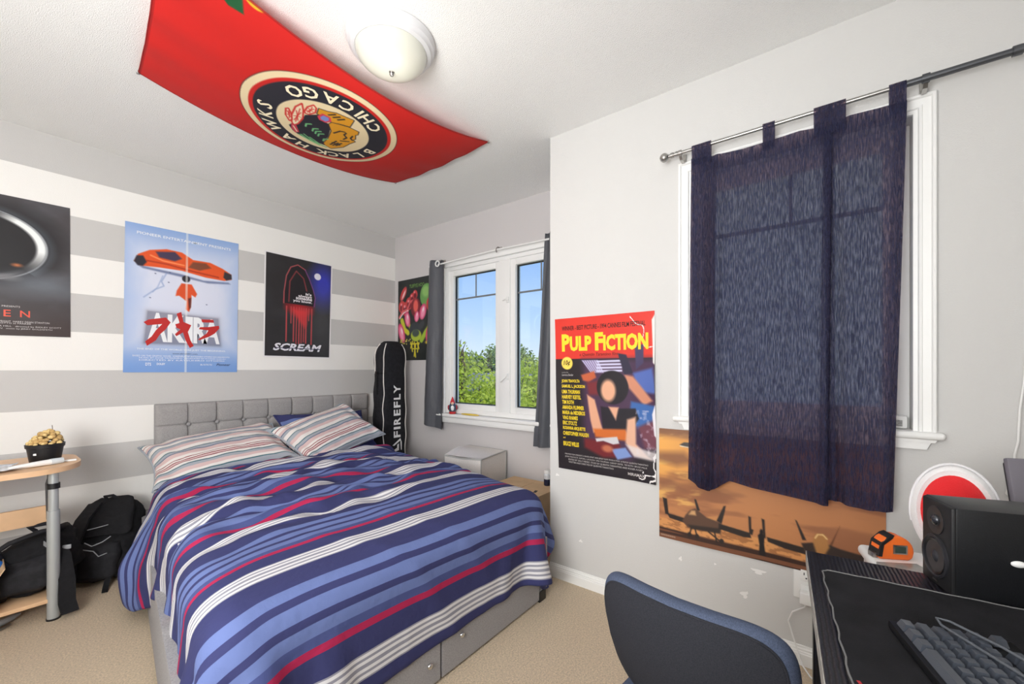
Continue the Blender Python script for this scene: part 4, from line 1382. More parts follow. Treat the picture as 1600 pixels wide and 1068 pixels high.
def bed_box(mb, p0, p1, q0, q1, z0, z1):
    vs = [B(p, q, z) for z in (z0, z1) for p, q in ((p0, q0), (p1, q0), (p1, q1), (p0, q1))]
    return mb.add(vs, [(0, 3, 2, 1), (4, 5, 6, 7), (0, 1, 5, 4), (1, 2, 6, 5), (2, 3, 7, 6), (3, 0, 4, 7)])


# headboard: tufted face with seams and buttons
hx0, hx1, hz1 = 0.706, 2.216, 0.926
cols = [0.706, 0.874, 1.035, 1.198, 1.365, 1.538, 1.703, 1.88, 2.05, 2.216]
rows = [0.926, 0.786, 0.646, 0.506, 0.366]
gx, gz = np.meshgrid(np.linspace(hx0, hx1, 420), np.linspace(hz1, 0.40, 130))
dx = np.min(np.abs(gx[..., None] - np.array(cols[1:-1])), -1)
dz = np.min(np.abs(gz[..., None] - np.array(rows[1:])), -1)
dp = np.min(np.hypot(gx[..., None] - np.repeat(cols[1:-1], len(rows) - 1), gz[..., None] - np.tile(rows[1:], len(cols) - 2)), -1)
edge = np.minimum.reduce([gx - hx0, hx1 - gx, hz1 - gz])
dep = 0.028 * np.sqrt(np.clip(1 - ((0.035 - np.minimum(edge, 0.035)) / 0.035) ** 2, 0, 1))
dep = dep - 0.017 * np.exp(-(dx / 0.005) ** 2) - 0.005 * np.exp(-(dx / 0.03) ** 2) - 0.012 * np.exp(-(dz / 0.0045) ** 2) - 0.004 * np.exp(-(dz / 0.03) ** 2) - 0.012 * np.exp(-(dp / 0.016) ** 2)
P = np.stack([gx - bo[0], 3.372 - dep - bo[1], gz - bo[2]], -1)
hb = grid_mesh('headboard', P, M_GREYFAB, bedt)
back = MB().span(D(hx0, 3.372, 0.0), D(hx1, 3.405, hz1), 0.006)
back.build('headboard_back', M_GREYFAB2, hb)
hb_button = None
for x in cols[1:-1]:
    for z in rows[1:3]:
        if hb_button is None:
            hb_button = MB().ball((0, 0, 0), 0.012, 12, 8, (1, 0.55, 1)).build('button', M_GREYFAB2, hb)
            o = hb_button
        else:
            o = hb_button.copy()
            COL.objects.link(o)
        o.location = D(x, 3.355, z)
# storage base: rails, two drawers at the foot, feet
bs = MB()
bed_box(bs, 0.0, 0.05, 0.02, BL - 0.03, 0.012, 0.29)
bs.build('side_rail', M_GREYFAB2, bedt)
bs = MB()
bed_box(bs, BW - 0.05, BW, 0.02, BL - 0.03, 0.045, 0.33)
bs.build('side_rail', M_GREYFAB2, bedt)
bs = MB()
bed_box(bs, 0.0, BW, BL - 0.06, BL - 0.03, 0.05, 0.33)
bed_box(bs, 1.426, BW, BL - 0.06, BL - 0.01, 0.05, 0.30)
bs.build('foot_rail', M_GREYFAB2, bedt)
bs = MB()
bed_box(bs, 0.05, BW - 0.05, 0.03, BL - 0.06, 0.20, 0.325)
bs.build('slat_base', M_BLACKP, bedt)
for a, b, kn in ((0.03, 0.762, 0.708), (0.772, 1.418, 0.871)):
    dr = MB()
    bed_box(dr, a, b, BL - 0.03, BL - 0.008, 0.012, 0.27)
    d_o = dr.build('drawer', M_GREYFAB2, bedt)
    k = MB()
    c0 = B(kn, BL - 0.008, 0.09 if kn < 0.8 else 0.12)
    k.ball((c0[0], c0[1] - 0.006, c0[2]), 0.011, 12, 8, (1, 0.7, 1))
    k.build('knob', M_CHROME, d_o)
for p, qq in ((0.02, BL - 0.07), (BW - 0.075, BL - 0.055), (0.03, 0.1), (BW - 0.08, 0.1)):
    f = MB()
    bed_box(f, p, p + 0.055, qq, qq + 0.05, 0.0, 0.05)
    f.build('foot', M_BLACKP, bedt)

M_MATT = mat('white mattress cover', (226, 226, 226), 0.9)
mo = bed(BW / 2, BL / 2, 0.33)
mt = MB().box((0, 0, 0), (1, 1, 1), bevel=0.03, seg=3)
mt.v = [tuple(np.array(bed(0.06 + (x + 0.5) * (BW - 0.075), 0.03 + (y + 0.5) * (BL - 0.07), 0.328 + (z + 0.5) * 0.17)) - np.array(mo)) for x, y, z in mt.v]
tag(mt.build('mattress', M_MATT, loc=mo), 'mattress in a pale cover, under the striped duvet', 'mattress')


# ---- duvet: a cloth settled over the mattress (relaxed point by point), stripes follow the cloth
def settle_duvet():
    h = 0.0235
    p0, p1, q0, q1 = -0.33, BW + 0.20, 0.40, BL + 0.32
    npp = int((p1 - p0) / h)
    nq = int((q1 - q0) / h)
    rp_, rq_ = np.meshgrid(np.linspace(p0, p1, npp), np.linspace(q0, q1, nq))       # rest coordinates
    # the near side hangs lower by the pillows than towards the foot
    rp_ = np.where(rp_ < 0, rp_ * (0.52 + 0.72 * smooth01((1.25 - rq_) / 0.6)), rp_)
    hp = np.diff(rp_, axis=1, append=rp_[:, -1:] * 2 - rp_[:, -2:-1])
    hq = rq_[1, 0] - rq_[0, 0]
    # extra cloth in the rumpled upper part
    slack = 1 + 0.0 * smooth01((1.85 - rq_) / 0.5)
    slackp = 1 + 0.0 * smooth01((1.95 - rq_) / 0.5)
    P = np.stack([rp_, rq_, 0.60 + 0 * rp_], -1)
    nz = fbm(rp_ * 5 + rq_ * 2.2 + 9, rq_ * 11 - rp_ * 2.5 + 5, 3, 3) - 0.48
    amp = 0.02 + 0.085 * smooth01((1.95 - rq_) / 0.4)
    P[..., 2] += amp * nz * 2
    P[..., 0] += 0.01 * (fbm(rp_ * 7, rq_ * 7, 15, 2) - 0.4)
    hc = np.array([BW / 2 + 0.02, BL / 2 - 0.02, 0.255])
    hs_ = np.array([BW / 2 - 0.035, BL / 2 + 0.0, 0.255])
    rad = 0.075
    V = np.zeros_like(P)

    def fix(a, b, L, k):
        d = b - a
        n = np.sqrt((d * d).sum(-1, keepdims=True)) + 1e-9
        c = d * (0.5 * k * (n - L) / n)
        a += c
        b -= c

    def lw(arr):
        return arr[..., None]
    Lp = hp * slackp
    Lq = hq * slack
    diag = np.hypot(Lp, Lq)
    floor = 0.03
    for it in range(150):
        old = P.copy()
        V *= 0.965
        V[..., 2] -= 0.0007
        np.clip(V, -0.02, 0.02, out=V)
        P = P + V
        for sweep in range(9):
            for s0 in (0, 1):
                a, b = P[:, s0:-1:2], P[:, s0 + 1::2]
                fix(a, b, lw(Lp[:, s0:-1:2]), 1.0)
                a, b = P[s0:-1:2], P[s0 + 1::2]
                fix(a, b, lw(Lq[s0:-1:2]), 1.0)
            for r0 in (0, 1):
                m_ = (P.shape[0] - r0) // 2 * 2
                A_, B_ = P[r0:r0 + m_:2], P[r0 + 1:r0 + m_:2]
                fix(A_[:, :-1], B_[:, 1:], lw(diag[r0:r0 + m_:2, :-1]), 0.25)
                fix(A_[:, 1:], B_[:, :-1], lw(diag[r0:r0 + m_:2, 1:]), 0.25)
            # bending over three points
            for s0 in (0, 1, 2):
                a, b = P[:, s0:-3:3], P[:, s0 + 3::3]
                k_ = min(a.shape[1], b.shape[1])
                fix(a[:, :k_], b[:, :k_], 3 * lw(Lp[:, s0:-3:3][:, :k_]), 0.05)
                a, b = P[s0:-3:3], P[s0 + 3::3]
                k_ = min(a.shape[0], b.shape[0])
                fix(a[:k_], b[:k_], 3 * lw(Lq[s0:-3:3][:k_]), 0.05)
            # keep out of the mattress and base (rounded box), off the floor
            dlt = P - hc
            qd = np.abs(dlt) - (hs_ - rad)
            mx_ = np.maximum(qd, 0)
            out = np.sqrt((mx_ ** 2).sum(-1))
            sd_ = out + np.minimum(qd.max(-1), 0) - rad - 0.014
            hit = sd_ < 0
            if hit.any():
                n_ = mx_ * np.sign(dlt)
                deep = out < 1e-6
                n_[..., 2] = np.where(deep, 1, n_[..., 2])
                n_ /= np.sqrt((n_ ** 2).sum(-1, keepdims=True)) + 1e-9
                P = P + n_ * (-sd_ * hit)[..., None]
                P[..., :2] = np.where((hit & (dlt[..., 2] > 0.12))[..., None], old[..., :2] + 0.45 * (P[..., :2] - old[..., :2]), P[..., :2])
            P[..., 2] = np.maximum(P[..., 2], floor)
        V = P - old
    # a little loft: the filling swells between the seams
    top = smooth01((P[..., 2] - 0.46) / 0.05)
    P[..., 2] += 0.022 * top * smooth01(np.minimum(np.minimum(rp_, BW - rp_) / 0.3, (BL - rq_) / 0.35))
    # near the pillows the hanging side flares out
    P[..., 0] -= 0.10 * smooth01((0.47 - P[..., 2]) / 0.28) * np.exp(-((rq_ - 0.66) / 0.24) ** 2) * (rp_ < 0.3)
    # length of cloth from the foot hem, along each line of threads
    seg = np.sqrt(((P[1:] - P[:-1]) ** 2).sum(-1))
    arc = np.concatenate([np.cumsum(seg[::-1], 0)[::-1], np.zeros((1, P.shape[1]))], 0)
    arc = arc.copy()
    # rumples: ridges fanning across the upper part, faint creases near the foot
    def ridge(th, fl_, fa, seed, sharp=1.5):
        wq_ = rq_ + 0.05 * (fbm(rp_ * 2.2, rq_ * 2.2, seed + 20, 2) - 0.4)
        wp_ = rp_ + 0.05 * (fbm(rp_ * 2.2 + 5, rq_ * 2.2 + 1, seed + 30, 2) - 0.4)
        c_, s_ = math.cos(th), math.sin(th)
        a_ = wp_ * c_ + wq_ * s_
        b_ = -wp_ * s_ + wq_ * c_
        return (1 - np.abs(2 * vnoise(a_ * fl_ + 3.3, b_ * fa + 1.7, seed) - 1)) ** sharp
    rum = 0.55 * ridge(0.25, 2.4, 8.5, 101) + 0.45 * ridge(-0.35, 3.0, 11.0, 102) + 0.25 * ridge(0.9, 4, 10, 103) + 0.22 * ridge(0.1, 5, 19, 105)
    soft = ridge(0.95, 1.6, 5.0, 104, 3)
    up = smooth01((1.93 - rq_) / 0.45) * smooth01((rq_ - 0.42) / 0.12)
    amp_ = 0.085 * up * (0.5 + 0.8 * fbm(rp_ * 2.5, rq_ * 2.5, 110, 2)) * (0.35 + 0.65 * top)
    P[..., 2] += amp_ * (rum - 0.55)
    P[..., 0] += 0.014 * up * (rum - 0.55) * (1 - top) * np.sign(P[..., 0] - BW / 2)
    P[..., 2] += 0.006 * (1 - up) * top * soft
    P[..., 1] += 0.055 * up * (ridge(-0.5, 2.6, 6.0, 121) - 0.5) + 0.03 * up * (ridge(0.5, 3.5, 9.0, 122) - 0.5)
    P[..., 1] += 0.010 * (1 - top) * (soft - 0.3) * (rq_ > BL)
    return P, rp_, rq_, arc


PD, rpd, rqd, arc_d = settle_duvet()
navy, lb, md_, red, wh, gy_ = (54, 57, 100), (100, 115, 165), (70, 79, 128), (166, 36, 78), (216, 215, 217), (142, 142, 154)
PER = 0.378
seq = [(0.0, wh), (0.007, gy_), (0.015, wh), (0.028, gy_), (0.036, wh), (0.045, md_ if False else gy_), (0.050, navy), (0.088, red), (0.108, md_), (0.138, lb), (0.166, navy), (0.184, lb), (0.215, navy), (0.232, lb), (0.264, navy), (PER - 0.050, gy_), (PER - 0.044, wh), (PER - 0.030, gy_), (PER - 0.022, wh), (PER - 0.008, gy_)]
seq[0] = (0.0, gy_)
seq = [(0.0, gy_), (0.0045, wh), (0.0135, gy_), (0.0215, wh), (0.0305, gy_), (0.0345, navy), (0.096, red), (0.117, md_), (0.143, lb), (0.172, navy), (0.190, lb), (0.222, navy), (0.240, lb), (0.268, navy), (PER - 0.0345, gy_), (PER - 0.0305, wh), (PER - 0.0215, gy_), (PER - 0.0135, wh), (PER - 0.0045, gy_)]
M_DUVET = ramp_mat('striped duvet cotton', [(a / PER, c) for a, c in seq])
bb = M_DUVET.node_tree.nodes['Principled BSDF']
nn = node(M_DUVET, 'ShaderNodeTexNoise')
nn.inputs['Scale'].default_value = 30
nn.inputs['Detail'].default_value = 5
bp_ = node(M_DUVET, 'ShaderNodeBump')
bp_.inputs['Distance'].default_value = 0.004
bp_.inputs['Strength'].default_value = 0.7
tcd = node(M_DUVET, 'ShaderNodeTexCoord')
M_DUVET.node_tree.links.new(tcd.outputs['Object'], nn.inputs['Vector'])
M_DUVET.node_tree.links.new(nn.outputs['Fac'], bp_.inputs['Height'])
M_DUVET.node_tree.links.new(bp_.outputs[0], bb.inputs['Normal'])
do = bed(BW / 2, 1.2, 0.5)
PW = np.stack([BX + PD[..., 0] + SK * PD[..., 1] - do[0], BY - PD[..., 1] - do[1], PD[..., 2] - do[2]], -1)
QBAND = 2.066
ARC = arc_d
SA = 0.062 + 0.05 * np.clip(1 - rpd / BW, 0, 1)
uu = np.where(ARC - SA < 0.43, (ARC - SA) / 0.43, 1 + (ARC - SA - 0.43) / 0.34) + 1
uvd = np.stack([np.where(rqd < 0.47, 7.82, uu), rpd], -1)
dv = grid_mesh('striped_duvet', PW, M_DUVET, None, uv=uvd, flip=False)
dv.location = do
tag(dv, 'rumpled navy duvet with white, blue and red stripes, spread over the bed', 'duvet')
md = dv.modifiers.new('loft', 'SOLIDIFY')
md.thickness = 0.012
md.offset = -1
md = dv.modifiers.new('smooth', 'SUBSURF')
md.levels = 1
md.render_levels = 1


def pillow(name, label, M, w, h, th, m, seed, stripes_axis=0, group=None):
    nu, nv = 70, 50
    u, v = np.meshgrid(np.linspace(-1, 1, nu), np.linspace(-1, 1, nv))
    fu = np.clip(1 - np.abs(u) ** 2.6, 0, 1)
    fv = np.clip(1 - np.abs(v) ** 2.4, 0, 1)
    t = (fu * fv) ** 0.55
    crease = 0.018 * (fbm(u * 4 + seed, v * 5 + seed, seed) - 0.47) * (0.3 + t) + 0.012 * np.sin(u * 11 + v * 4 + seed) * np.exp(-((np.abs(u) - 0.85) / 0.18) ** 2)
    pin = 1 - 0.10 * (1 - np.abs(v) ** 2) * np.abs(u) ** 4
    pin2 = 1 - 0.13 * (1 - np.abs(u) ** 2) * np.abs(v) ** 4
    o = thing(name, label, 'pillow', M.translation, group=group)
    R = np.array(M.to_3x3())
    for nm, sgn in (('cover_front', 1), ('cover_back', -1)):
        Z = sgn * (th / 2 * t + 0.004) + crease * (1 if sgn > 0 else 0.4)
        Q = np.stack([u * w / 2 * pin, v * h / 2 * pin2, Z], -1) @ R.T
        grid_mesh(nm, Q, m, o, uv=np.stack([(u + 1) / 2, (v + 1) / 2], -1), flip=(sgn < 0))
    pts = []
    ring_ = [(a, -1) for a in np.linspace(-1, 1, 20)] + [(1, a) for a in np.linspace(-1, 1, 16)][1:] + [(a, 1) for a in np.linspace(1, -1, 20)][1:] + [(-1, a) for a in np.linspace(1, -1, 16)][1:]
    for a, b in ring_:
        p_ = 1 - 0.10 * (1 - abs(b) ** 2) * abs(a) ** 4
        p2_ = 1 - 0.13 * (1 - abs(a) ** 2) * abs(b) ** 4
        pts.append(R @ np.array([a * w / 2 * p_, b * h / 2 * p2_, 0]))
    MB().tube(pts, 0.006, 6).build('seam', m, o)
    return o


pw, pt_, ppk, prd, pgy, pbl = (222, 216, 212), (78, 112, 120), (206, 180, 178), (130, 44, 54), (160, 166, 174), (104, 114, 138)
st = [(0.0, pgy), (0.05, pt_), (0.065, pw), (0.10, ppk), (0.15, pgy), (0.19, pt_), (0.205, pw), (0.24, prd), (0.252, ppk), (0.275, prd), (0.287, pw), (0.31, prd), (0.322, pw), (0.36, ppk), (0.42, pbl), (0.435, pgy), (0.48, pt_), (0.495, pw), (0.55, ppk), (0.6, pgy), (0.65, pt_), (0.662, pw), (0.72, pgy), (0.76, pbl), (0.775, ppk), (0.82, pw), (0.87, prd), (0.882, pw), (0.92, pt_), (0.94, pgy)]
M_PIL = ramp_mat('striped pillow cotton', st, axis=1)
M_PIL2 = ramp_mat('navy striped pillow cotton', [(0, navy), (0.14, wh), (0.18, gy_), (0.2, wh), (0.24, navy), (0.34, lb), (0.44, navy), (0.5, red), (0.54, navy), (0.7, lb), (0.8, navy)], axis=1)


def frame_M(loc, ux, uy):
    ux = Vector(ux).normalized()
    uy = Vector(uy)
    uy = (uy - ux * uy.dot(ux)).normalized()
    uz = ux.cross(uy)
    M = Matrix((ux, uy, uz)).transposed().to_4x4()
    M.translation = loc
    return M


pillow('pillow', 'pink, teal and white striped pillow lying against the left half of the headboard', frame_M((0.97, 3.06, 0.622), (1, -0.10, 0.11), (0.12, 0.92, 0.36)), 0.74, 0.50, 0.17, M_PIL, 3)
pillow('pillow', 'pink, teal and white striped pillow tilted up in the middle of the bed head', frame_M((1.60, 2.90, 0.685), (0.92, 0.18, 0.20), (-0.28, 0.75, 0.45)), 0.66, 0.46, 0.16, M_PIL, 8)
pillow('pillow', 'navy pillow with white stripes, mostly hidden behind the tilted pillow', frame_M((1.72, 3.15, 0.66), (1, 0.0, -0.03), (0.0, 0.62, 0.7)), 0.72, 0.36, 0.13, M_PIL2, 12)

# ------------------------------------------------------------------ snowboard bag in the corner
sb = thing('snowboard_bag', 'tall black board bag with white piping and white lettering, standing in the corner', 'bag', (2.293, 3.13, 0))
nz_, na = 60, 48
zz = np.linspace(0, 1.395, nz_)
aa = np.linspace(0, 2 * PI, na, endpoint=False)
rows_ = []
for z in zz:
    k = min(1, max(0.02, (1.395 - z) / 0.16))
    top = math.sqrt(max(0.0, 1 - (1 - k) ** 2))
    hw = 0.133 * (0.25 + 0.75 * top) - 0.006 * math.exp(-((z - 1.16) / 0.07) ** 2) + 0.004 * math.sin(z * 11)
    hd = 0.082 * (0.30 + 0.70 * top) - 0.012 * math.exp(-((z - 1.14) / 0.06) ** 2)
    cx_ = -0.012 * math.sin(z * 2.1)
    ca, sa_ = np.cos(aa), np.sin(aa)
    e = 0.42
    x = hw * np.sign(ca) * np.abs(ca) ** e + cx_ + 0.003 * np.sin(z * 30 + aa * 3)
    y = hd * np.sign(sa_) * np.abs(sa_) ** e + 0.004 * np.sin(z * 23 + aa * 2)
    rows_.append(np.stack([x, y, np.full_like(x, z)], -1))
P = np.array(rows_)
P = np.concatenate([P, P[:, :1]], 1)
grid_mesh('bag_body', P, M_NYLON2, sb)
cap = MB()
cap.add([tuple(p) for p in P[-1, :-1]], [tuple(range(na))])
cap.build('bag_top', M_NYLON2, sb)
M_PIPE = mat('white piping', (225, 220, 214), 0.7)


def bag_pt(z, a, off=0.002):
    i = min(nz_ - 1, max(0, int(round(z / 1.395 * (nz_ - 1)))))
    j = int(round(a / (2 * PI) * na)) % na
    p = P[i, j]
    n = np.array([p[0], p[1], 0])
    n = n / (np.linalg.norm(n) + 1e-9)
    return tuple(p + n * off)


for a in (1.25 * PI, 1.75 * PI):
    MB().tube([bag_pt(z, a) for z in np.linspace(0.02, 1.36, 40)], 0.0045, 6).build('piping', M_PIPE, sb)
MB().tube([bag_pt(z, PI * 0.97, 0.001) for z in np.linspace(1.12, 1.36, 10)], 0.006, 6).build('piping', M_PIPE, sb)
MB().band([bag_pt(1.10, a, 0.003) for a in np.linspace(0.98 * PI, 1.3 * PI, 8)], (0, 0, 1), 0.016, 0.003).build('strap', M_NYLON, sb)
b_ = MB().box((-0.145, 0.0, 1.115), (0.03, 0.02, 0.03), bevel=0.006)
b_.tube([(-0.145, 0, 1.1), (-0.15, 0.0, 1.0), (-0.145, 0.0, 0.93)], 0.008, 6)
b_.build('carry_buckle', M_BLACKP, sb)
MB().band([bag_pt(0.98, a, 0.002) for a in np.linspace(1.27 * PI, 1.62 * PI, 8)], (0, 0, 1), 0.004, 0.002).build('zip', M_NYLON, sb)
yf = -0.0875


def bag_txt(x, y):
    # text runs upwards: sheet x -> height, sheet y -> across
    z = 0.545 + 0.47 * x
    xx = -0.035 + 0.072 * y
    return (xx, yf - 0.003, z)


lettering('print_lettering', [(c, (a, 0, b, 1), 0.03) for c, a, b in (('F', 0.0, 0.12), ('I', 0.155, 0.2), ('R', 0.24, 0.375), ('E', 0.41, 0.525), ('F', 0.56, 0.675), ('L', 0.71, 0.815), ('Y', 0.83, 0.985))], bag_txt, M_TEXTW, sb)
shapes('print_emblem', [[(-0.05, yf - 0.004, 0.50 - 0.02), (0.035, yf - 0.004, 0.535), (0.05, yf - 0.004, 0.50), (0.05, yf - 0.004, 0.43), (0.04, yf - 0.004, 0.43), (0.035, yf - 0.004, 0.515), (-0.03, yf - 0.004, 0.475)],
                        [(-0.03, yf - 0.004, 0.44), (0.0, yf - 0.004, 0.455), (0.0, yf - 0.004, 0.48), (0.02, yf - 0.004, 0.49), (0.02, yf - 0.004, 0.43), (-0.03, yf - 0.004, 0.42)]], lambda x, y, z: (x, y, z), M_TEXTW, sb)

# ------------------------------------------------------------------ boxes between bed and window
wb = thing('storage_box', 'off white fabric storage box with grey binding under the window', 'box', (2.335, 2.145, 0))
cor = np.array([(2.155, 1.925), (2.515, 1.99), (2.505, 2.365), (2.105, 2.235)]) - np.array([2.335, 2.145])
MB().add([(x, y, z) for z in (0.002, 0.515) for x, y in cor], [(0, 3, 2, 1), (0, 1, 5, 4), (1, 2, 6, 5), (2, 3, 7, 6), (3, 0, 4, 7), (4, 5, 6, 7)]).build('box_body', M_CANVAS, wb, sharp=None)
lid = np.zeros((12, 12, 3))
for i in range(12):
    for j in range(12):
        a, b = i / 11, j / 11
        p = (cor[0] * (1 - a) + cor[1] * a) * (1 - b) + (cor[3] * (1 - a) + cor[2] * a) * b
        lift = 0.022 * smooth01(1 - abs(a - 0.45) / 0.6) * b
        lid[i, j] = (*p, 0.522 + float(lift) - 0.012 * math.sin(PI * a) * (1 - b))
lo_ = grid_mesh('lid', lid, M_CANVAS, wb)
for a, b in ((0, 1), (1, 2), (2, 3), (3, 0)):
    MB().tube([(*cor[a], 0.519), (*(cor[a] * 0.5 + cor[b] * 0.5), 0.519 - (0.008 if a == 3 else 0)), (*cor[b], 0.519)], 0.0055, 6).build('binding', M_GREYTRIM, wb)
for x, y in cor:
    MB().tube([(x, y, 0.01), (x, y, 0.52)], 0.004, 6).build('edge_piping', M_GREYTRIM, wb)

cb = thing('cardboard_box', 'brown cardboard box in the nook between bed and window wall', 'box', (2.24, 1.70, 0))
MB().span((-0.29, -0.215, 0.0), (0.285, 0.215, 0.328)).build('carton', M_CARD, cb, sharp=None)
fl_ = MB().span((-0.292, -0.217, 0.329), (0.286, -0.004, 0.333))
fl_.span((-0.292, 0.0, 0.329), (0.286, 0.217, 0.333))
fl_.build('top_flap', M_CARD, cb, sharp=None)
MB().box((0.05, -0.14, 0.3335), (0.05, 0.02, 0.0008), rz=0.3).build('label_mark', mat('dark print', (50, 46, 44), 0.7), cb)
jr = thing('small_jar', 'small clear jar with a dark base on the cardboard box by the wall corner', 'jar', (2.462, 1.578, 0.3335))
MB().lathe([(0.0, 0), (0.02, 0), (0.024, 0.004), (0.024, 0.04), (0.022, 0.046)], 20).build('dark_contents', mat('dark blue liquid', (36, 38, 60), 0.15), jr)
MB().lathe([(0.022, 0.046), (0.025, 0.05), (0.025, 0.075), (0.018, 0.084)], 20).build('clear_body', mat('frosty clear plastic', (212, 216, 220), 0.12), jr)
MB().lathe([(0.019, 0.083), (0.021, 0.085), (0.021, 0.108), (0.0, 0.110)], 20).build('cap', M_WHITE, jr)

# ------------------------------------------------------------------ things on the window sill
gn = thing('gnome_figurine', 'tiny blue and white figurine with a red pointed hat on the window sill', 'figurine', (2.517, 2.575, 0.7655), rz=-0.78)
MB().lathe([(0.0, 0.0), (0.026, 0.0), (0.03, 0.012), (0.026, 0.02), (0.0, 0.024)], 18).build('red_boots', mat('red paint', (200, 46, 48), 0.4), gn)
MB().lathe([(0.0, 0.018), (0.028, 0.02), (0.034, 0.045), (0.030, 0.07), (0.02, 0.09), (0.0, 0.095)], 18).build('body', mat('slate blue paint', (60, 74, 92), 0.45), gn)
MB().ball((0, -0.02, 0.05), 0.02, 14, 10, (0.9, 0.8, 1.4)).build('white_front', M_WHITE, gn)
MB().ball((0, -0.014, 0.088), 0.014, 12, 8).build('face', mat('pale skin paint', (228, 196, 170), 0.5), gn)
MB().lathe([(0.022, 0.092), (0.018, 0.104), (0.012, 0.122), (0.004, 0.142), (0.0001, 0.148)], 16).build('pointed_hat', mat('red hat paint', (206, 44, 48), 0.45), gn)
for s_ in (-1, 1):
    MB().ball((s_ * 0.033, -0.005, 0.055), 0.012, 10, 8, (0.7, 0.7, 1.8)).build('arm', mat('dark red paint', (168, 44, 54), 0.45), gn)
pc = MB()
pc.tube([(0, 0.095, 0.006), (-0.006, 0.05, 0.008), (-0.01, 0, 0.008), (-0.006, -0.06, 0.008), (0, -0.10, 0.006)], [0.004, 0.007, 0.008, 0.007, 0.004], 8)
tag(pc.build('yellow_stick', mat('yellow paint', (228, 196, 76), 0.5), loc=(2.515, 2.37, 0.7655)), 'short yellow stick lying on the window sill beside the figurine', 'stick')

# ------------------------------------------------------------------ small desk on the left
dk = thing('side_desk', 'small beech topped desk with grey metal legs at the left edge', 'desk', (-0.2, 3.03, 0))
q = sub((-0.2, 3.03, 0))
M_LEGG = mat('silver grey metal', (178, 182, 182), 0.4, 0.35)
x1_, y0_, y1_ = 0.335, 2.775, 3.245
poly = [(-0.75, y0_), (0.11, y0_)]
for k in range(13):
    a = -PI / 2 + PI / 2 * k / 12
    poly.append((0.155 + 0.18 * math.cos(a), y0_ + 0.205 + 0.205 * math.sin(a)))
for k in range(9):
    a = PI / 2 * k / 8
    poly.append((0.215 + 0.12 * math.cos(a), y1_ - 0.12 + 0.12 * math.sin(a)))
poly += [(-0.75, y1_)]
MB().prism(poly, lambda x, y: q(x, y, 0.676), lambda x, y: q(x, y, 0.70)).build('desk_top', M_BEECH, dk, sharp=30)
for lx in (0.232, -0.68):
    lg = MB().cyl(q(lx, 2.84, 0.004), q(lx, 2.84, 0.50), 0.0215, n=20)
    lg.cyl(q(lx, 2.84, 0.50), q(lx, 2.84, 0.676), 0.017, n=20)
    L_ = lg.build('leg', M_LEGG, dk)
    MB().cyl(q(lx, 2.84, 0.60), q(lx, 2.84, 0.625), 0.022, n=20).build('leg_clamp', M_BLACKP, L_)
    MB().cyl(q(lx, 2.84, 0.0), q(lx, 2.84, 0.008), 0.024, n=20).build('foot_cap', M_BLACKP, L_)
    st_ = MB().tube([q(lx - 0.005, 2.855, 0.672), q(lx - 0.015, 2.88, 0.62), q(lx - 0.01, 2.9, 0.45)], 0.008, 8)
    st_.span(q(lx - 0.015, 2.865, 0.03), q(lx + 0.012, 2.915, 0.672), 0.004)
    st_.build('support_strut', mat('dark grey metal', (92, 94, 98), 0.45, 0.6), dk)
MB().span(q(-0.68, 2.985, 0.41), q(0.24, 3.0, 0.495), 0.002).build('back_panel', M_BEECH, dk)
MB().span(q(-0.68, 2.83, 0.082), q(0.245, 3.14, 0.10), 0.003).build('lower_shelf', M_BEECH, dk)

pp = thing('potted_dried_plant', 'black plastic pot heaped with dried yellow seed heads on the small desk', 'plant', (0.218, 2.99, 0.70))
MB().lathe([(0.0, 0.0), (0.048, 0.0), (0.051, 0.004), (0.061, 0.074), (0.065, 0.076), (0.067, 0.092), (0.063, 0.094), (0.060, 0.082), (0.0, 0.07)], 32).build('pot', M_BLACKP, pp)
MB().box((-0.036, -0.044, 0.052), (0.012, 0.002, 0.014), rz=-0.7).build('price_sticker', M_WHITE, pp)
M_SEED = mat('dried straw yellow', (218, 190, 130), 0.85, noise=(60, 0.25))
M_SEED2 = mat('dried tan', (190, 156, 100), 0.85, noise=(60, 0.25))
sd_me = []
for mm_ in (M_SEED, M_SEED2):
    o = MB().ball((0, 0, 0), 0.0095, 8, 6, (1, 1, 0.85)).build('seed_head', mm_, pp)
    sd_me.append(o)
for k in range(110):
    o = sd_me[k % 2] if k < 2 else sd_me[k % 2].copy()
    if k >= 2:
        COL.objects.link(o)
    a = random.random() * 2 * PI
    r_ = 0.057 * math.sqrt(random.random())
    x, y = r_ * math.cos(a), r_ * math.sin(a)
    z = 0.088 + (0.062 + 0.45 * x) * (1 - (r_ / 0.061) ** 2) * (0.6 + 0.5 * random.random())
    o.location = (x, y, z)
    o.scale = (0.8 + 0.5 * random.random(),) * 3
MB().tube([(0.02, 0, 0.09), (0.025, 0, 0.14), (0.022, 0.0, 0.178)], 0.0012, 5).build('stem', M_BARK, pp)

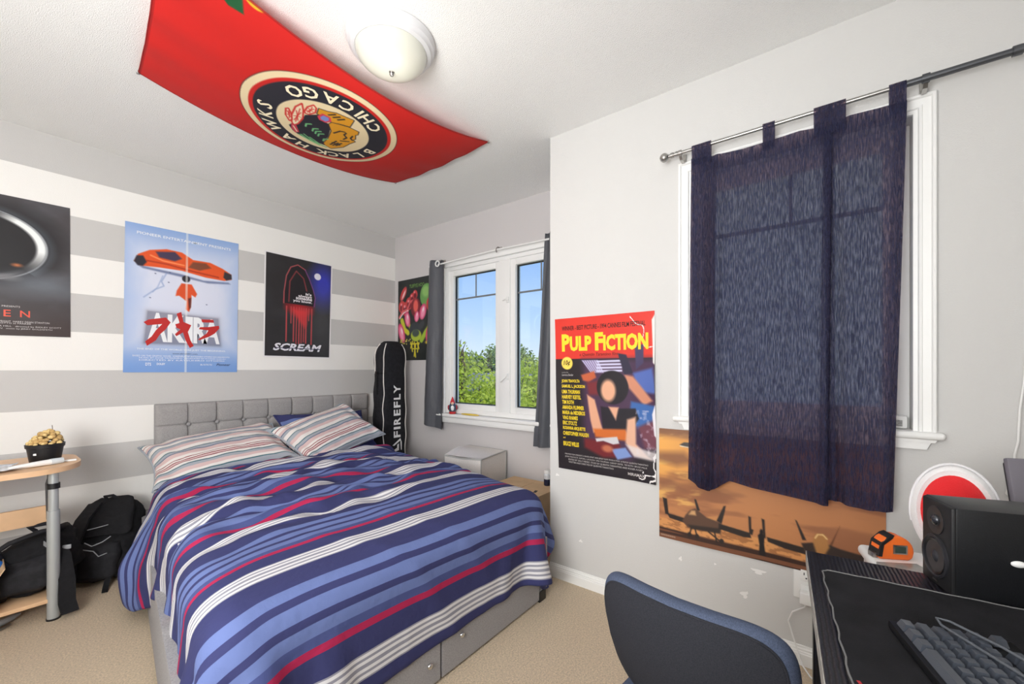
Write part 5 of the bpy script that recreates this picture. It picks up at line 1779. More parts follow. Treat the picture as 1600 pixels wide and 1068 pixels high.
tbx = thing('sealant_tube', 'white sealant tube lying on the small desk in front of the pot', 'tube', (0.185, 2.885, 0.70), rz=math.radians(20))
MB().lathe([(0.0, -0.09), (0.006, -0.09), (0.009, -0.06), (0.012, 0.0), (0.013, 0.045), (0.0, 0.046)], 16, Matrix.Translation((0, 0, 0.0145)) @ Matrix.Rotation(PI / 2, 4, 'Y')).build('body', M_WHITE, tbx)
MB().lathe([(0.014, 0.045), (0.0145, 0.05), (0.0135, 0.088), (0.0, 0.089)], 16, Matrix.Translation((0, 0, 0.0145)) @ Matrix.Rotation(PI / 2, 4, 'Y')).build('clear_cap', mat('cloudy plastic', (206, 214, 218), 0.25), tbx)
pn = MB().lathe([(0.0, -0.045), (0.002, -0.042), (0.005, -0.03), (0.005, 0.04), (0.0, 0.042)], 12, Matrix.Rotation(PI / 2, 4, 'Y'))
tag(pn.build('white_pen', M_WHITE, loc=(0.275, 2.935, 0.7055)), 'short white pen beside the sealant tube on the small desk', 'pen')
bpaper = []
for i, (x, y, rz, w, h_, lab, rgb) in enumerate(((0.055, 2.875, 0.25, 0.16, 0.11, 'crumpled silver plastic sleeve at the left on the small desk', (206, 208, 212)), (0.05, 2.99, -0.3, 0.15, 0.10, 'printed leaflet behind the silver sleeve on the small desk', (198, 204, 216)))):
    gx_, gy2 = np.meshgrid(np.linspace(-w / 2, w / 2, 20), np.linspace(-h_ / 2, h_ / 2, 16))
    zz_ = 0.004 + 0.016 * fbm(gx_ * 40 + i, gy2 * 40, 60 + i, 3)
    o = grid_mesh('paper_sheet' if i else 'plastic_sleeve', np.stack([gx_, gy2, zz_], -1), mat('glossy sleeve' if i == 0 else 'leaflet print', rgb, 0.3, noise=(50, 0.35)), None, smooth=False)
    o.location = (x, y, 0.70)
    o.rotation_euler = (0, 0, rz)
    tag(o, lab, 'paper')

# carton and oddments on the lower shelf
ct = thing('open_carton', 'open cardboard carton on the lower shelf of the small desk', 'box', (-0.04, 2.90, 0.101))
c_ = MB()
c_.span((-0.14, -0.085, 0), (0.10, 0.12, 0.004)).span((0.097, -0.085, 0), (0.101, 0.12, 0.15)).span((-0.14, -0.089, 0), (0.101, -0.085, 0.10)).span((-0.14, 0.12, 0), (0.101, 0.124, 0.15)).span((-0.144, -0.089, 0), (-0.14, 0.124, 0.15))
c_.build('carton_wall', M_CARD, ct, sharp=None)
MB().box((0.115, 0.02, 0.16), (0.004, 0.19, 0.06), ry=0.5).build('flap', M_CARD, ct, sharp=None)
tag(MB().box((0, 0, 0), (0.17, 0.12, 0.02), rz=0.3, bevel=0.004).build('folded_paper', mat('pale grey paper', (196, 202, 206), 0.7), loc=(-0.03, 2.90, 0.116)), 'pale folded papers inside the open carton', 'paper')
tag(MB().ball((0, 0, 0), 0.03, 10, 8, (0.7, 1, 0.8)).build('blue_wrapper', mat('bright blue plastic', (44, 120, 214), 0.35), loc=(0.07, 2.935, 0.275)), 'crumpled bright blue plastic wrapper on the edge of the open carton', 'wrapper')
um = thing('folded_umbrella', 'thin grey folded umbrella lying on the carpet under the small desk', 'umbrella', (0.09, 2.93, 0.018), rz=math.radians(38))
MB().tube([(-0.5, 0, 0), (-0.1, 0, 0.002), (0.03, 0, 0.004), (0.06, 0, 0.004)], [0.012, 0.016, 0.014, 0.006], 10).build('wrapped_cloth', mat('grey nylon', (150, 152, 154), 0.5), um)
MB().tube([(-0.48, -0.03, -0.008), (0.0, -0.028, -0.008)], 0.006, 8).build('shaft', M_STEEL, um)


# ------------------------------------------------------------------ backpacks
def loft(rows):
    """rows: list of (centre xyz, half width vec, half depth vec, squareness)"""
    out = []
    n = 36
    a = np.linspace(0, 2 * PI, n, endpoint=False)
    for c, wv, dv_, e in rows:
        ca, sa_ = np.cos(a), np.sin(a)
        A = (np.sign(ca) * np.abs(ca) ** e)[:, None] * np.array(wv) + (np.sign(sa_) * np.abs(sa_) ** e)[:, None] * np.array(dv_) + np.array(c)
        out.append(np.concatenate([A, A[:1]], 0))
    return np.array(out)


def rumple(P, amp, f, seed):
    n = fbm(P[..., 0] * f + P[..., 2] * f * 0.7 + 7, P[..., 1] * f + P[..., 2] * f + 3, seed, 3) - 0.47
    c = P.mean(axis=(0, 1))
    d = P - c
    d /= np.linalg.norm(d, axis=-1, keepdims=True) + 1e-9
    return P + d * (n * amp)[..., None]


def interp_rows(keys, n):
    """keys: (t, c, w, d) -> smooth list"""
    ts = np.array([k[0] for k in keys])
    tt = np.linspace(ts[0], ts[-1], n)
    g = lambda j: np.stack([np.interp(tt, ts, [k[j][i] for k in keys]) for i in range(3)], -1)
    c, w, d = g(1), g(2), g(3)
    return [(c[i], w[i], d[i], 0.62) for i in range(n)]


# right pack: stands on the carpet and leans on the striped wall
b1 = thing('backpack', 'black backpack leaning against the striped wall beside the bed', 'backpack', (0.445, 3.2, 0), rz=math.radians(-38))
lean = 0.42


def bk(t, w, d):
    # axis tilts back; w half width, d half depth
    return (t, (0.0, lean * t * 0.45, t), (w, 0, 0), (0, d, 0.35 * d))


keys = [(0.0, (0, 0.03, 0.004), (0.02, 0, 0), (0, 0.02, 0)), (0.012, (0, 0.02, 0.012), (0.13, 0, 0), (0, 0.09, 0.0)), bk(0.07, 0.158, 0.118), bk(0.15, 0.165, 0.125), bk(0.24, 0.158, 0.115), bk(0.31, 0.14, 0.09), bk(0.365, 0.11, 0.06), bk(0.40, 0.06, 0.03), bk(0.408, 0.01, 0.006)]
P1 = rumple(loft(interp_rows(keys, 48)), 0.05, 14, 90)
P1[..., 2] = np.maximum(P1[..., 2], 0.003)
grid_mesh('bag_body', P1, M_NYLON, b1)
fp = interp_rows([(0.03, (0, -0.095, 0.03), (0.10, 0, 0), (0, 0.03, 0)), (0.06, (0, -0.10, 0.05), (0.12, 0, 0), (0, 0.045, 0)), (0.15, (0, -0.085, 0.16), (0.125, 0, 0), (0, 0.045, 0)), (0.2, (0, -0.06, 0.205), (0.11, 0, 0), (0, 0.03, 0)), (0.22, (0, -0.05, 0.215), (0.05, 0, 0), (0, 0.01, 0))], 20)
grid_mesh('front_pocket', rumple(loft(fp), 0.02, 20, 91), M_NYLON2, b1)
tp = interp_rows([(0.0, (0.03, -0.045, 0.245), (0.02, 0, 0), (0, 0.01, 0)), (0.01, (0.03, -0.035, 0.26), (0.12, 0, 0), (0, 0.03, 0.02)), (0.1, (0.03, 0.02, 0.36), (0.105, 0, 0), (0, 0.05, 0.03)), (0.14, (0.03, 0.06, 0.40), (0.07, 0, 0), (0, 0.04, 0.02)), (0.15, (0.03, 0.07, 0.41), (0.01, 0, 0), (0, 0.006, 0))], 20)
grid_mesh('top_flap', rumple(loft(tp), 0.03, 16, 92), M_NYLON, b1)
sx_ = -0.055
MB().band([(sx_, 0.04, 0.395), (sx_ - 0.005, -0.05, 0.335), (sx_ - 0.005, -0.115, 0.24), (sx_, -0.155, 0.13), (sx_ + 0.005, -0.16, 0.06)], (1, 0, 0.1), 0.062, 0.014).build('shoulder_strap', M_NYLON2, b1)
MB().box((sx_ - 0.002, -0.156, 0.19), (0.05, 0.006, 0.013), rx=-0.4).build('strap_label', M_WHITE, b1)
MB().band([(sx_ + 0.005, -0.16, 0.075), (sx_ + 0.0, -0.175, 0.03), (sx_ - 0.02, -0.19, 0.008), (sx_ - 0.05, -0.20, 0.005)], (1, 0, 0), 0.026, 0.003).build('loose_webbing', M_NYLON, b1)
MB().box((sx_ + 0.005, -0.165, 0.08), (0.04, 0.012, 0.024), rx=-0.3, bevel=0.004).build('buckle', M_BLACKP, b1)
M_CORD = mat('grey reflective cord', (150, 152, 156), 0.5)
MB().tube([(0.0, -0.135, 0.24), (0.04, -0.15, 0.225), (0.08, -0.14, 0.24), (0.105, -0.12, 0.26)], 0.0025, 6).build('bungee_cord', M_CORD, b1)
MB().tube([(0.0, -0.15, 0.21), (0.05, -0.155, 0.20), (0.07, -0.152, 0.17), (0.10, -0.14, 0.18)], 0.0025, 6).build('bungee_cord', M_CORD, b1)
MB().tube([(-0.0, -0.115, 0.30), (0.05, -0.11, 0.31), (0.08, -0.095, 0.315)], 0.002, 6).build('bungee_cord', M_CORD, b1)
MB().tube([(-0.16, -0.06, 0.15), (-0.13, -0.12, 0.14), (-0.1, -0.135, 0.15)], 0.003, 6).build('seam_piping', M_CORD, b1)
MB().tube([(-0.15, -0.08, 0.055), (-0.11, -0.13, 0.06), (-0.08, -0.14, 0.065)], 0.003, 6).build('seam_piping', M_CORD, b1)
MB().tube([(-0.02, 0.08, 0.40), (-0.03, 0.07, 0.425), (0.01, 0.065, 0.43), (0.03, 0.08, 0.405)], 0.008, 8).build('haul_loop', M_NYLON2, b1)
MB().band([(0.10, -0.13, 0.05), (0.11, -0.17, 0.008), (0.13, -0.21, 0.005)], (1, 0.3, 0), 0.024, 0.003).build('loose_webbing', M_NYLON, b1)

# left pack: slumped on the end of the lower shelf, a strap trailing on the carpet
b2 = thing('backpack', 'black backpack slumped on the lower shelf behind the small desk leg', 'backpack', (0.19, 3.01, 0.101), rz=math.radians(-18))
keys = [(0.0, (0, 0, 0.003), (0.02, 0, 0), (0, 0.02, 0)), (0.01, (0, 0, 0.008), (0.10, 0, 0), (0, 0.095, 0)), (0.08, (0.0, 0, 0.08), (0.15, 0, 0.02), (0, 0.125, 0)), (0.16, (-0.01, 0.01, 0.15), (0.155, 0, 0.04), (0, 0.12, 0)), (0.22, (0.0, 0.02, 0.20), (0.135, 0, 0.045), (0, 0.10, 0)), (0.27, (0.01, 0.03, 0.245), (0.10, 0, 0.04), (0, 0.07, 0)), (0.29, (0.02, 0.03, 0.265), (0.02, 0, 0.005), (0, 0.02, 0))]
P2 = rumple(loft(interp_rows(keys, 44)), 0.06, 15, 95)
P2[..., 2] = np.maximum(P2[..., 2], 0.004)
grid_mesh('bag_body', P2, M_NYLON, b2)
pk_ = interp_rows([(0.0, (-0.02, -0.11, 0.03), (0.07, 0, 0), (0, 0.015, 0)), (0.02, (-0.02, -0.115, 0.045), (0.10, 0, 0.01), (0, 0.03, 0)), (0.1, (-0.02, -0.10, 0.13), (0.10, 0, 0.02), (0, 0.035, 0)), (0.14, (-0.02, -0.075, 0.17), (0.08, 0, 0.02), (0, 0.02, 0)), (0.15, (-0.02, -0.07, 0.175), (0.02, 0, 0), (0, 0.006, 0))], 16)
grid_mesh('front_pocket', rumple(loft(pk_), 0.02, 18, 96), M_NYLON2, b2)
MB().tube([(-0.15, -0.06, 0.11), (-0.14, -0.10, 0.20), (-0.06, -0.09, 0.26), (0.03, -0.06, 0.285), (0.1, -0.02, 0.28)], 0.011, 8).build('piped_edge', M_NYLON2, b2)
MB().tube([(0.0, 0.0, 0.275), (-0.02, -0.02, 0.305), (0.04, -0.02, 0.31), (0.06, 0.0, 0.28)], 0.009, 8).build('haul_loop', M_NYLON2, b2)
MB().band([(0.07, -0.07, 0.26), (0.115, -0.12, 0.17), (0.135, -0.145, 0.06), (0.14, -0.165, -0.03), (0.155, -0.185, -0.075)], (1, 0.5, 0), 0.056, 0.016).build('shoulder_strap', M_NYLON, b2)
MB().band([(0.05, -0.10, 0.24), (0.07, -0.125, 0.23), (0.09, -0.13, 0.225)], (0, 0, 1), 0.02, 0.003).build('strap_label', M_CORD, b2)
MB().box((-0.085, -0.142, 0.115), (0.016, 0.004, 0.028), bevel=0.0015).build('zip_pull', M_CORD, b2)
MB().box((-0.083, -0.130, 0.17), (0.005, 0.004, 0.022)).build('zip_pull', M_WHITE, b2)
MB().box((-0.10, -0.115, 0.19), (0.03, 0.006, 0.05), rx=-0.4, rz=-0.2).build('mesh_panel', mat('grey mesh', (84, 86, 90), 0.7, noise=(300, 0.3)), b2)
MB().box((0.125, -0.10, 0.205), (0.03, 0.01, 0.02), bevel=0.003).build('buckle', M_CORD, b2)
cl = MB()
gx_, gy2 = np.meshgrid(np.linspace(-0.13, 0.13, 24), np.linspace(-0.09, 0.11, 20))
rr_ = np.clip(1 - (gx_ / 0.135) ** 2, 0, 1) * np.clip(1 - ((gy2 - 0.01) / 0.105) ** 2, 0, 1)
o = grid_mesh('folded_jacket', np.stack([gx_, gy2, 0.002 + 0.075 * np.sqrt(rr_) + 0.02 * fbm(gx_ * 20, gy2 * 20, 71, 3)], -1), mat('dark navy fleece', (28, 34, 52), 0.9, bump=(200, 0.002)), None)
o.location = (-0.02, 3.03, 0.24)
tag(o, 'dark navy garment bundled behind the open carton on the lower shelf', 'clothing')
st__ = MB().span((-0.12, -0.09, 0), (0.12, 0.10, 0.137), 0.01)
tag(st__.build('dark_storage_tin', M_BLACKP, loc=(-0.02, 3.03, 0.101)), 'dark box under the navy garment on the lower shelf', 'box')

# ------------------------------------------------------------------ black desk on the right
DK = (1.150, 0.045)
da = math.radians(4.61)
ax = np.array([-math.cos(da), -math.sin(da)])          # along the front edge, towards the camera
bx = np.array([math.sin(da), -math.cos(da)])           # from the front edge to the back
DZ = 0.74


def dsk(s_, t_, z):
    p = np.array(DK) + ax * s_ + bx * t_
    return (float(p[0]), float(p[1]), z)


M_ASH = mat('black ash veneer', (24, 25, 31), 0.42, spec=0.5)
nt = M_ASH.node_tree
wv = node(M_ASH, 'ShaderNodeTexWave')
wv.inputs['Scale'].default_value = 46
wv.inputs['Distortion'].default_value = 1.6
wv.inputs['Detail'].default_value = 3
wv.bands_direction = 'Y'
tcc = node(M_ASH, 'ShaderNodeTexCoord')
bpn = node(M_ASH, 'ShaderNodeBump')
bpn.inputs['Distance'].default_value = 0.0012
nt.links.new(tcc.outputs['Object'], wv.inputs['Vector'])
nt.links.new(wv.outputs['Fac'], bpn.inputs['Height'])
nt.links.new(bpn.outputs[0], nt.nodes['Principled BSDF'].inputs['Normal'])
crr = node(M_ASH, 'ShaderNodeValToRGB')
crr.color_ramp.elements[0].color = (*lin((14, 15, 18)), 1)
crr.color_ramp.elements[1].color = (*lin((30, 32, 42)), 1)
nt.links.new(wv.outputs['Fac'], crr.inputs[0])
nt.links.new(crr.outputs[0], nt.nodes['Principled BSDF'].inputs['Base Color'])
d0 = dsk(0.55, 0.28, 0)
DROT = PI + da
dt = thing('black_desk', 'black wood grain desk with a worn white edge at the lower right', 'desk', d0, rz=da)
# local frame: x = -s direction reversed, y = -t
L3 = lambda s_, t_, z: (0.55 - s_, 0.28 - t_, z)


def lbox(mb, s0, s1, t0, t1, z0, z1, bevel=0):
    return mb.span(L3(s0, t0, z0), L3(s1, t1, z1), bevel)


lbox(MB(), 0, 1.18, 0.0015, 0.58, DZ - 0.03, DZ, 0.0012).build('desk_top', M_ASH, dt)
lbox(MB(), 0, 1.18, 0, 0.0015, DZ - 0.029, DZ - 0.0005).build('edge_band', mat('worn grey edge', (150, 146, 140), 0.6, noise=(30, 0.3)), dt)
for s0, t0 in ((0.003, 0.012), (1.14, 0.012), (0.003, 0.53), (1.14, 0.53)):
    lbox(MB(), s0, s0 + 0.035, t0, t0 + 0.035, 0, DZ - 0.03, 0.001).build('leg', M_ASH, dt)
lbox(MB(), 0.03, 1.15, 0.54, 0.555, 0.45, DZ - 0.03).build('back_rail', M_ASH, dt)

pad = thing('desk_mat', 'large worn black desk mat with a pale stitched edge', 'mat', dsk(0.55, 0.24, DZ), rz=da + math.radians(1.2))
pp_ = []
for (cx_, cy_, a0) in ((0.44, 0.195, 0), (-0.44, 0.195, 90), (-0.44, -0.155, 180), (0.44, -0.155, 270)):
    for k in range(7):
        a = math.radians(a0 + 90 * k / 6)
        pp_.append((cx_ - 0.012 * 0 + 0.014 * math.cos(a), cy_ + 0.014 * math.sin(a)))
M_MATB = mat('black cloth mat', (30, 30, 33), 0.85, noise=(14, 0.35), bump=(600, 0.0006), spec=0.2)
MB().prism(pp_, lambda x, y: (x, y, 0.0004), lambda x, y: (x, y, 0.004)).build('mat_sheet', M_MATB, pad, sharp=50)
ed = [(x + 0.0015 * math.sin(i * 3.1), y + 0.0012 * math.sin(i * 1.7), 0.0042) for i, (x, y) in enumerate(pp_)]
full = []
for i in range(len(ed)):
    a, b = np.array(ed[i]), np.array(ed[(i + 1) % len(ed)])
    n_ = max(1, int(np.linalg.norm(b - a) / 0.02))
    for k in range(n_):
        w_ = 0.0014 * math.sin((i * 13 + k) * 1.9)
        full.append(tuple(a + (b - a) * k / n_ + np.array([w_, w_, 0])))
full.append(full[0])
MB().tube(full, 0.0014, 5).build('stitched_edge', mat('pale stitching', (112, 112, 112), 0.8), pad)
M_REDP = mat('red print', (170, 40, 46), 0.7)
marks = []
for (wx, wy, ln_, wd_, an) in ((0.905, -0.26, 0.024, 0.005, 0.5), (0.91, -0.268, 0.022, 0.004, 0.7), (0.70, -0.052, 0.010, 0.005, 0.1), (0.70, -0.03, 0.008, 0.004, 0.3)):
    p = Matrix.Rotation(-(da + math.radians(1.2)), 3, 'Z') @ (Vector((wx, wy, DZ)) - Vector(dsk(0.55, 0.24, DZ)))
    c_, s_ = math.cos(an), math.sin(an)
    MB().box((p.x, p.y, 0.0042), (ln_, wd_, 0.0004), rz=an).build('red_mark', M_REDP, pad)

# ---- keyboard
kr = math.radians(15)
kux = np.array([-math.cos(kr), -math.sin(kr)])          # along the rows, from the control key
kuy = np.array([math.sin(kr), -math.cos(kr)])           # towards the function row
K0 = np.array([0.868, -0.076])
kb = thing('keyboard', 'black mechanical keyboard with grey lit key edges on the desk mat', 'keyboard', (*K0, DZ + 0.0045), rz=kr + PI)
M_KEY = mat('grey black key plastic', (62, 67, 76), 0.3, spec=0.8)
M_KB = mat('black keyboard case', (13, 14, 16), 0.4)
# local axes: x along rows, y towards function row is -y (rz = kr + pi)
MB().box((0.178, 0.066, 0.008), (0.368, 0.140, 0.014), bevel=0.003).build('case', M_KB, kb)
U1 = 0.0191


def key_mesh(w_):
    a, b = w_ * U1 / 2 - 0.0014, U1 / 2 - 0.0014
    c_, d_ = a - 0.0028, b - 0.0028
    vs = [(-a, -b, 0), (a, -b, 0), (a, b, 0), (-a, b, 0), (-c_, -d_ + 0.001, 0.0095), (c_, -d_ + 0.001, 0.0095), (c_, d_ + 0.001, 0.0095), (-c_, d_ + 0.001, 0.0095)]
    return MB().add(vs, [(0, 3, 2, 1), (4, 5, 6, 7), (0, 1, 5, 4), (1, 2, 6, 5), (2, 3, 7, 6), (3, 0, 4, 7)])


layout = [[1.25, 1.25, 1.25, 6.25, 1.25, 1.25, 1.25, 1.25, -0.25, 1, 1, 1], [2.25] + [1] * 10 + [2.75, -1.25, 1], [1.75] + [1] * 11 + [2.25], [1.5] + [1] * 12 + [1.5, -0.25, 1, 1, 1], [1] * 13 + [2, -0.25, 1, 1, 1], [1, -1, 1, 1, 1, 1, -0.5, 1, 1, 1, 1, -0.5, 1, 1, 1, 1, -0.25, 1, 1, 1]]
kc = {}
for r_, row in enumerate(layout):
    x = 0.0
    y = 0.011 + r_ * U1 + (0.006 if r_ == 5 else 0)
    for w_ in row:
        if w_ < 0:
            x += -w_
            continue
        if w_ not in kc:
            kc[w_] = key_mesh(w_).build('key', M_KEY, kb, sharp=20)
            o = kc[w_]
        else:
            o = kc[w_].copy()
            COL.objects.link(o)
        o.location = ((x + w_ / 2) * U1 + 0.003, y, 0.0135 + 0.0008 * abs(r_ - 2))
        o.rotation_euler = (math.radians(-3 + 2.5 * r_ / 2), 0, 0)
        x += w_
hp = thing('audio_cable', 'thin grey cable looped over the keyboard', 'cable', (0.87, -0.17, DZ + 0.03))
q = sub((0.87, -0.17, DZ + 0.03))
MB().tube([q(*p) for p in ((0.55, -0.33, DZ + 0.03), (0.68, -0.26, DZ + 0.032), (0.79, -0.19, DZ + 0.031), (0.875, -0.13, DZ + 0.031), (0.897, -0.128, DZ + 0.030), (0.895, -0.142, DZ + 0.031), (0.85, -0.185, DZ + 0.033), (0.76, -0.255, DZ + 0.031), (0.64, -0.34, DZ + 0.029), (0.5, -0.42, DZ + 0.02))], 0.0018, 8).build('cable_loop', mat('grey rubber cable', (84, 88, 94), 0.5), hp)
tag(MB().tube([(0, 0, 0), (-0.04, -0.035, 0.004), (-0.12, -0.07, 0.005), (-0.2, -0.09, 0.003), (-0.3, -0.09, 0.002)], 0.0016, 8).build('thin_wire', mat('dark grey wire', (96, 100, 104), 0.5), loc=(0.90, -0.21, DZ + 0.0075)), 'dark thin wire lying on the mat behind the keyboard', 'cable')

# ---- speaker
sp_ = thing('bookshelf_speaker', 'small black bookshelf speaker on the far corner of the black desk', 'speaker', (1.115, -0.16, DZ), rz=math.radians(17))
# local: baffle faces +y, width along x, body runs to -y
SW, SH, SDp = 0.094, 0.160, 0.17
bmz = MB().box((0, -SDp / 2 - 0.004, SH / 2 + 0.0005), (SW, SDp, SH), bevel=0.0022)
bmz.build('cabinet', mat('black vinyl cabinet', (18, 19, 22), 0.42, noise=(120, 0.15), bump=(400, 0.0003)), sp_)
MB().box((0, -0.003, SH / 2 + 0.0005), (SW - 0.002, 0.010, SH - 0.002), bevel=0.004).build('baffle', mat('matte black baffle', (24, 24, 26), 0.5), sp_)
RX = Matrix.Rotation(-PI / 2, 4, 'X')
T_ = Matrix.Translation((0.0, 0.0025, 0.056)) @ RX
MB().lathe([(0.040, -0.002), (0.040, 0.0025), (0.036, 0.0035), (0.033, 0.001)], 40, T_).build('woofer_ring', mat('grey black metal ring', (48, 48, 52), 0.4, 0.3), sp_)
MB().lathe([(0.0345, 0.0005), (0.032, 0.003), (0.029, 0.0015), (0.027, 0.0)], 40, T_).build('rubber_surround', mat('black rubber', (20, 20, 22), 0.35), sp_)
MB().lathe([(0.027, 0.0), (0.022, -0.0005), (0.012, -0.001), (0.011, 0.001), (0.006, 0.004), (0.0001, 0.005)], 40, T_).build('woofer_cone', mat('woven cone', (44, 44, 48), 0.35, noise=(300, 0.3)), sp_)
T_ = Matrix.Translation((0.0, 0.0025, 0.124)) @ RX
MB().lathe([(0.026, -0.001), (0.026, 0.001), (0.020, 0.0012), (0.011, -0.0005), (0.0095, 0.0005)], 36, T_).build('tweeter_plate', mat('black tweeter plate', (30, 30, 33), 0.35), sp_)
MB().lathe([(0.0095, 0.0), (0.0085, 0.003), (0.005, 0.0055), (0.0001, 0.0062)], 24, T_).build('tweeter_dome', mat('dark silver dome', (92, 94, 98), 0.25, 0.9), sp_)
MB().box((0.0, 0.003, 0.011), (0.014, 0.001, 0.003)).build('badge', M_STEEL, sp_)
eb = MB().ball((0, 0, 0), 0.008, 16, 10, (0.5, 1.3, 0.7))
o = eb.build('cable_clip', M_WHITE, sp_)
o.location = (-SW / 2 - 0.002, -0.085, 0.075)

# ---- white cabinet in the gap, with tape measure and card
wc = thing('white_cabinet', 'white round edged cabinet between the black desk and the wall', 'cabinet', (1.343, -0.294, 0), rz=math.radians(10.8))
MB().box((0, 0, 0.345), (0.23, 0.42, 0.65), bevel=0.01).build('body', M_WHITE, wc)
MB().box((0, 0, 0.679), (0.25, 0.44, 0.026), bevel=0.012, seg=4).build('cabinet_top', M_WHITE, wc)
for z in (0.17, 0.39, 0.58):
    d_ = MB().box((-0.118, 0, z), (0.008, 0.37, 0.19), bevel=0.003).build('drawer', M_WHITE, wc)
    MB().box((-0.123, 0, z), (0.006, 0.10, 0.014), bevel=0.004).build('handle', M_STEEL, d_)
ZC = 0.692
tm = thing('tape_measure', 'orange tape measure with black strap on the white cabinet', 'tape measure', (1.365, -0.118, ZC), rz=math.radians(-62))
M_ORG = mat('orange plastic', (232, 108, 36), 0.4)
prof = [(-0.036, 0.0), (0.026, 0.0), (0.034, 0.006)] + [(0.037 * math.cos(a), 0.020 + 0.037 * math.sin(a)) for a in np.linspace(0.0, PI * 0.98, 14)] + [(-0.039, 0.012)]
cas = MB().prism([(x * 1, z) for x, z in prof], lambda x, z: (x, -0.017, z), lambda x, z: (x, 0.017, z))
o = cas.build('case', M_ORG, tm)
md = o.modifiers.new('edge', 'BEVEL')
md.width = 0.004
md.segments = 3
MB().prism([(-0.040, 0.006), (-0.034, 0.036), (-0.016, 0.054), (-0.006, 0.058), (-0.01, 0.050), (-0.028, 0.034), (-0.032, 0.006)], lambda x, z: (x, -0.0185, z + 0.001), lambda x, z: (x, 0.0185, z + 0.001)).build('rubber_grip', M_BLACKP, tm)
MB().box((0.006, -0.0185, 0.026), (0.03, 0.002, 0.022), bevel=0.0008).build('label_plate', M_STEEL, tm)
MB().box((0.006, -0.0198, 0.026), (0.022, 0.001, 0.015)).build('label_window', mat('dark green label', (50, 66, 58), 0.3), tm)
MB().box((-0.042, 0, 0.006), (0.008, 0.02, 0.012), bevel=0.001).build('hook', M_STEEL, tm)
gcc = MB().box((0, 0, 0.004), (0.085, 0.055, 0.006), bevel=0.001).build('grey_card_case', mat('clear grey plastic', (150, 150, 146), 0.2, noise=(20, 0.15)), loc=(1.29, -0.135, ZC))
tag(gcc, 'flat grey clear plastic case on the white cabinet beside the tape measure', 'case')
gcc.rotation_euler = (0, 0, math.radians(-60))

# red and white cushion on the cabinet (plain)
cu = thing('oval_cushion', 'plain red oval cushion with a thick white rim behind the speaker', 'cushion', (1.42, -0.232, 0.808), rz=math.radians(-96))
T_ = Matrix.Rotation(math.radians(80), 4, 'X')
MB().lathe([(0.0001, -0.028), (0.06, -0.03), (0.10, -0.024), (0.122, 0.0), (0.112, 0.022), (0.104, 0.028), (0.092, 0.022)], 44, T_ @ Matrix.Diagonal((0.62, 0.95, 1, 1))).build('white_rim', mat('white plush', (236, 234, 234), 0.95, bump=(400, 0.0015), sheen=0.3), cu)
MB().lathe([(0.098, 0.018), (0.076, 0.034), (0.04, 0.041), (0.0001, 0.044)], 44, T_ @ Matrix.Diagonal((0.62, 0.95, 1, 1))).build('red_face', mat('red plush', (214, 28, 34), 0.9, bump=(400, 0.0015), sheen=0.2), cu)
MB().tube([(-0.0756 * math.cos(a), 0.0, 0.1157 * math.sin(a)) for a in np.linspace(-0.3, PI + 0.3, 30)], 0.003, 6).build('rim_seam', mat('white seam', (222, 220, 222), 0.9), cu)

gb = thing('leaning_board', 'dark grey tilted board at the right edge behind the speaker', 'board', (1.434, -0.415, 0.692), rz=math.radians(-70))
MB().box((-0.0, 0, 0.132), (0.20, 0.014, 0.255), rx=math.radians(-12), bevel=0.004).build('board_face', mat('satin grey panel', (112, 108, 116), 0.45), gb)
MB().box((-0.0, 0.012, 0.128), (0.19, 0.012, 0.24), rx=math.radians(-12), bevel=0.004).build('board_back', M_BLACKP, gb)

# white cable with in-line adapter, hanging beside the window
wq = (1.94, -0.447, 0.85)
wca = thing('hanging_cable', 'white cable with an in-line adapter hanging on the wall at the right edge', 'cable', wq)
q = sub(wq)
MB().tube([q(1.955, -0.475, 1.45), q(1.955, -0.472, 1.2), q(1.95, -0.466, 1.103), q(1.95, -0.458, 1.025), q(1.95, -0.455, 0.93), q(1.95, -0.448, 0.887), q(1.948, -0.447, 0.82)], 0.003, 8).build('cord', M_WHITE, wca)
MB().box(q(1.946, -0.445, 0.795), (0.018, 0.026, 0.07), rx=0.12, bevel=0.003).build('adapter', M_WHITE, wca)
MB().tube([q(1.946, -0.44, 0.76), q(1.945, -0.436, 0.72), q(1.945, -0.44, 0.5), q(1.945, -0.45, 0.1)], 0.003, 8).build('cord', M_WHITE, wca)

# ---- outlet, charger and its cable on the right wall
ot = thing('wall_outlet', 'white double power outlet low on the right wall beside the black desk', 'outlet', (XR, 0.075, 0.32))
MB().box((-0.003, 0, 0), (0.007, 0.082, 0.125), bevel=0.0025).build('cover_plate', M_WHITE, ot)
M_SLOT = mat('dark slot', (40, 38, 38), 0.7)
for z in (0.03, -0.03):
    f = MB().box((-0.0075, 0, z), (0.003, 0.036, 0.042), bevel=0.001).build('socket_face', M_WHITE, ot)
    if z > 0:
        for y in (-0.007, 0.007):
            MB().box((-0.0092, y, z + 0.006), (0.001, 0.003, 0.010)).build('slot', M_SLOT, f)
        MB().cyl((-0.0086, 0, z - 0.01), (-0.0096, 0, z - 0.01), 0.003, n=10).build('slot', M_SLOT, f)
ch = thing('phone_charger', 'white square charger plugged into the outlet, its cable hanging down', 'charger', (XR - 0.0255, 0.072, 0.272))
MB().box((0, 0, 0), (0.032, 0.046, 0.046), bevel=0.005, seg=3).build('charger_body', M_WHITE, ch)
q = sub((XR - 0.0255, 0.072, 0.272))
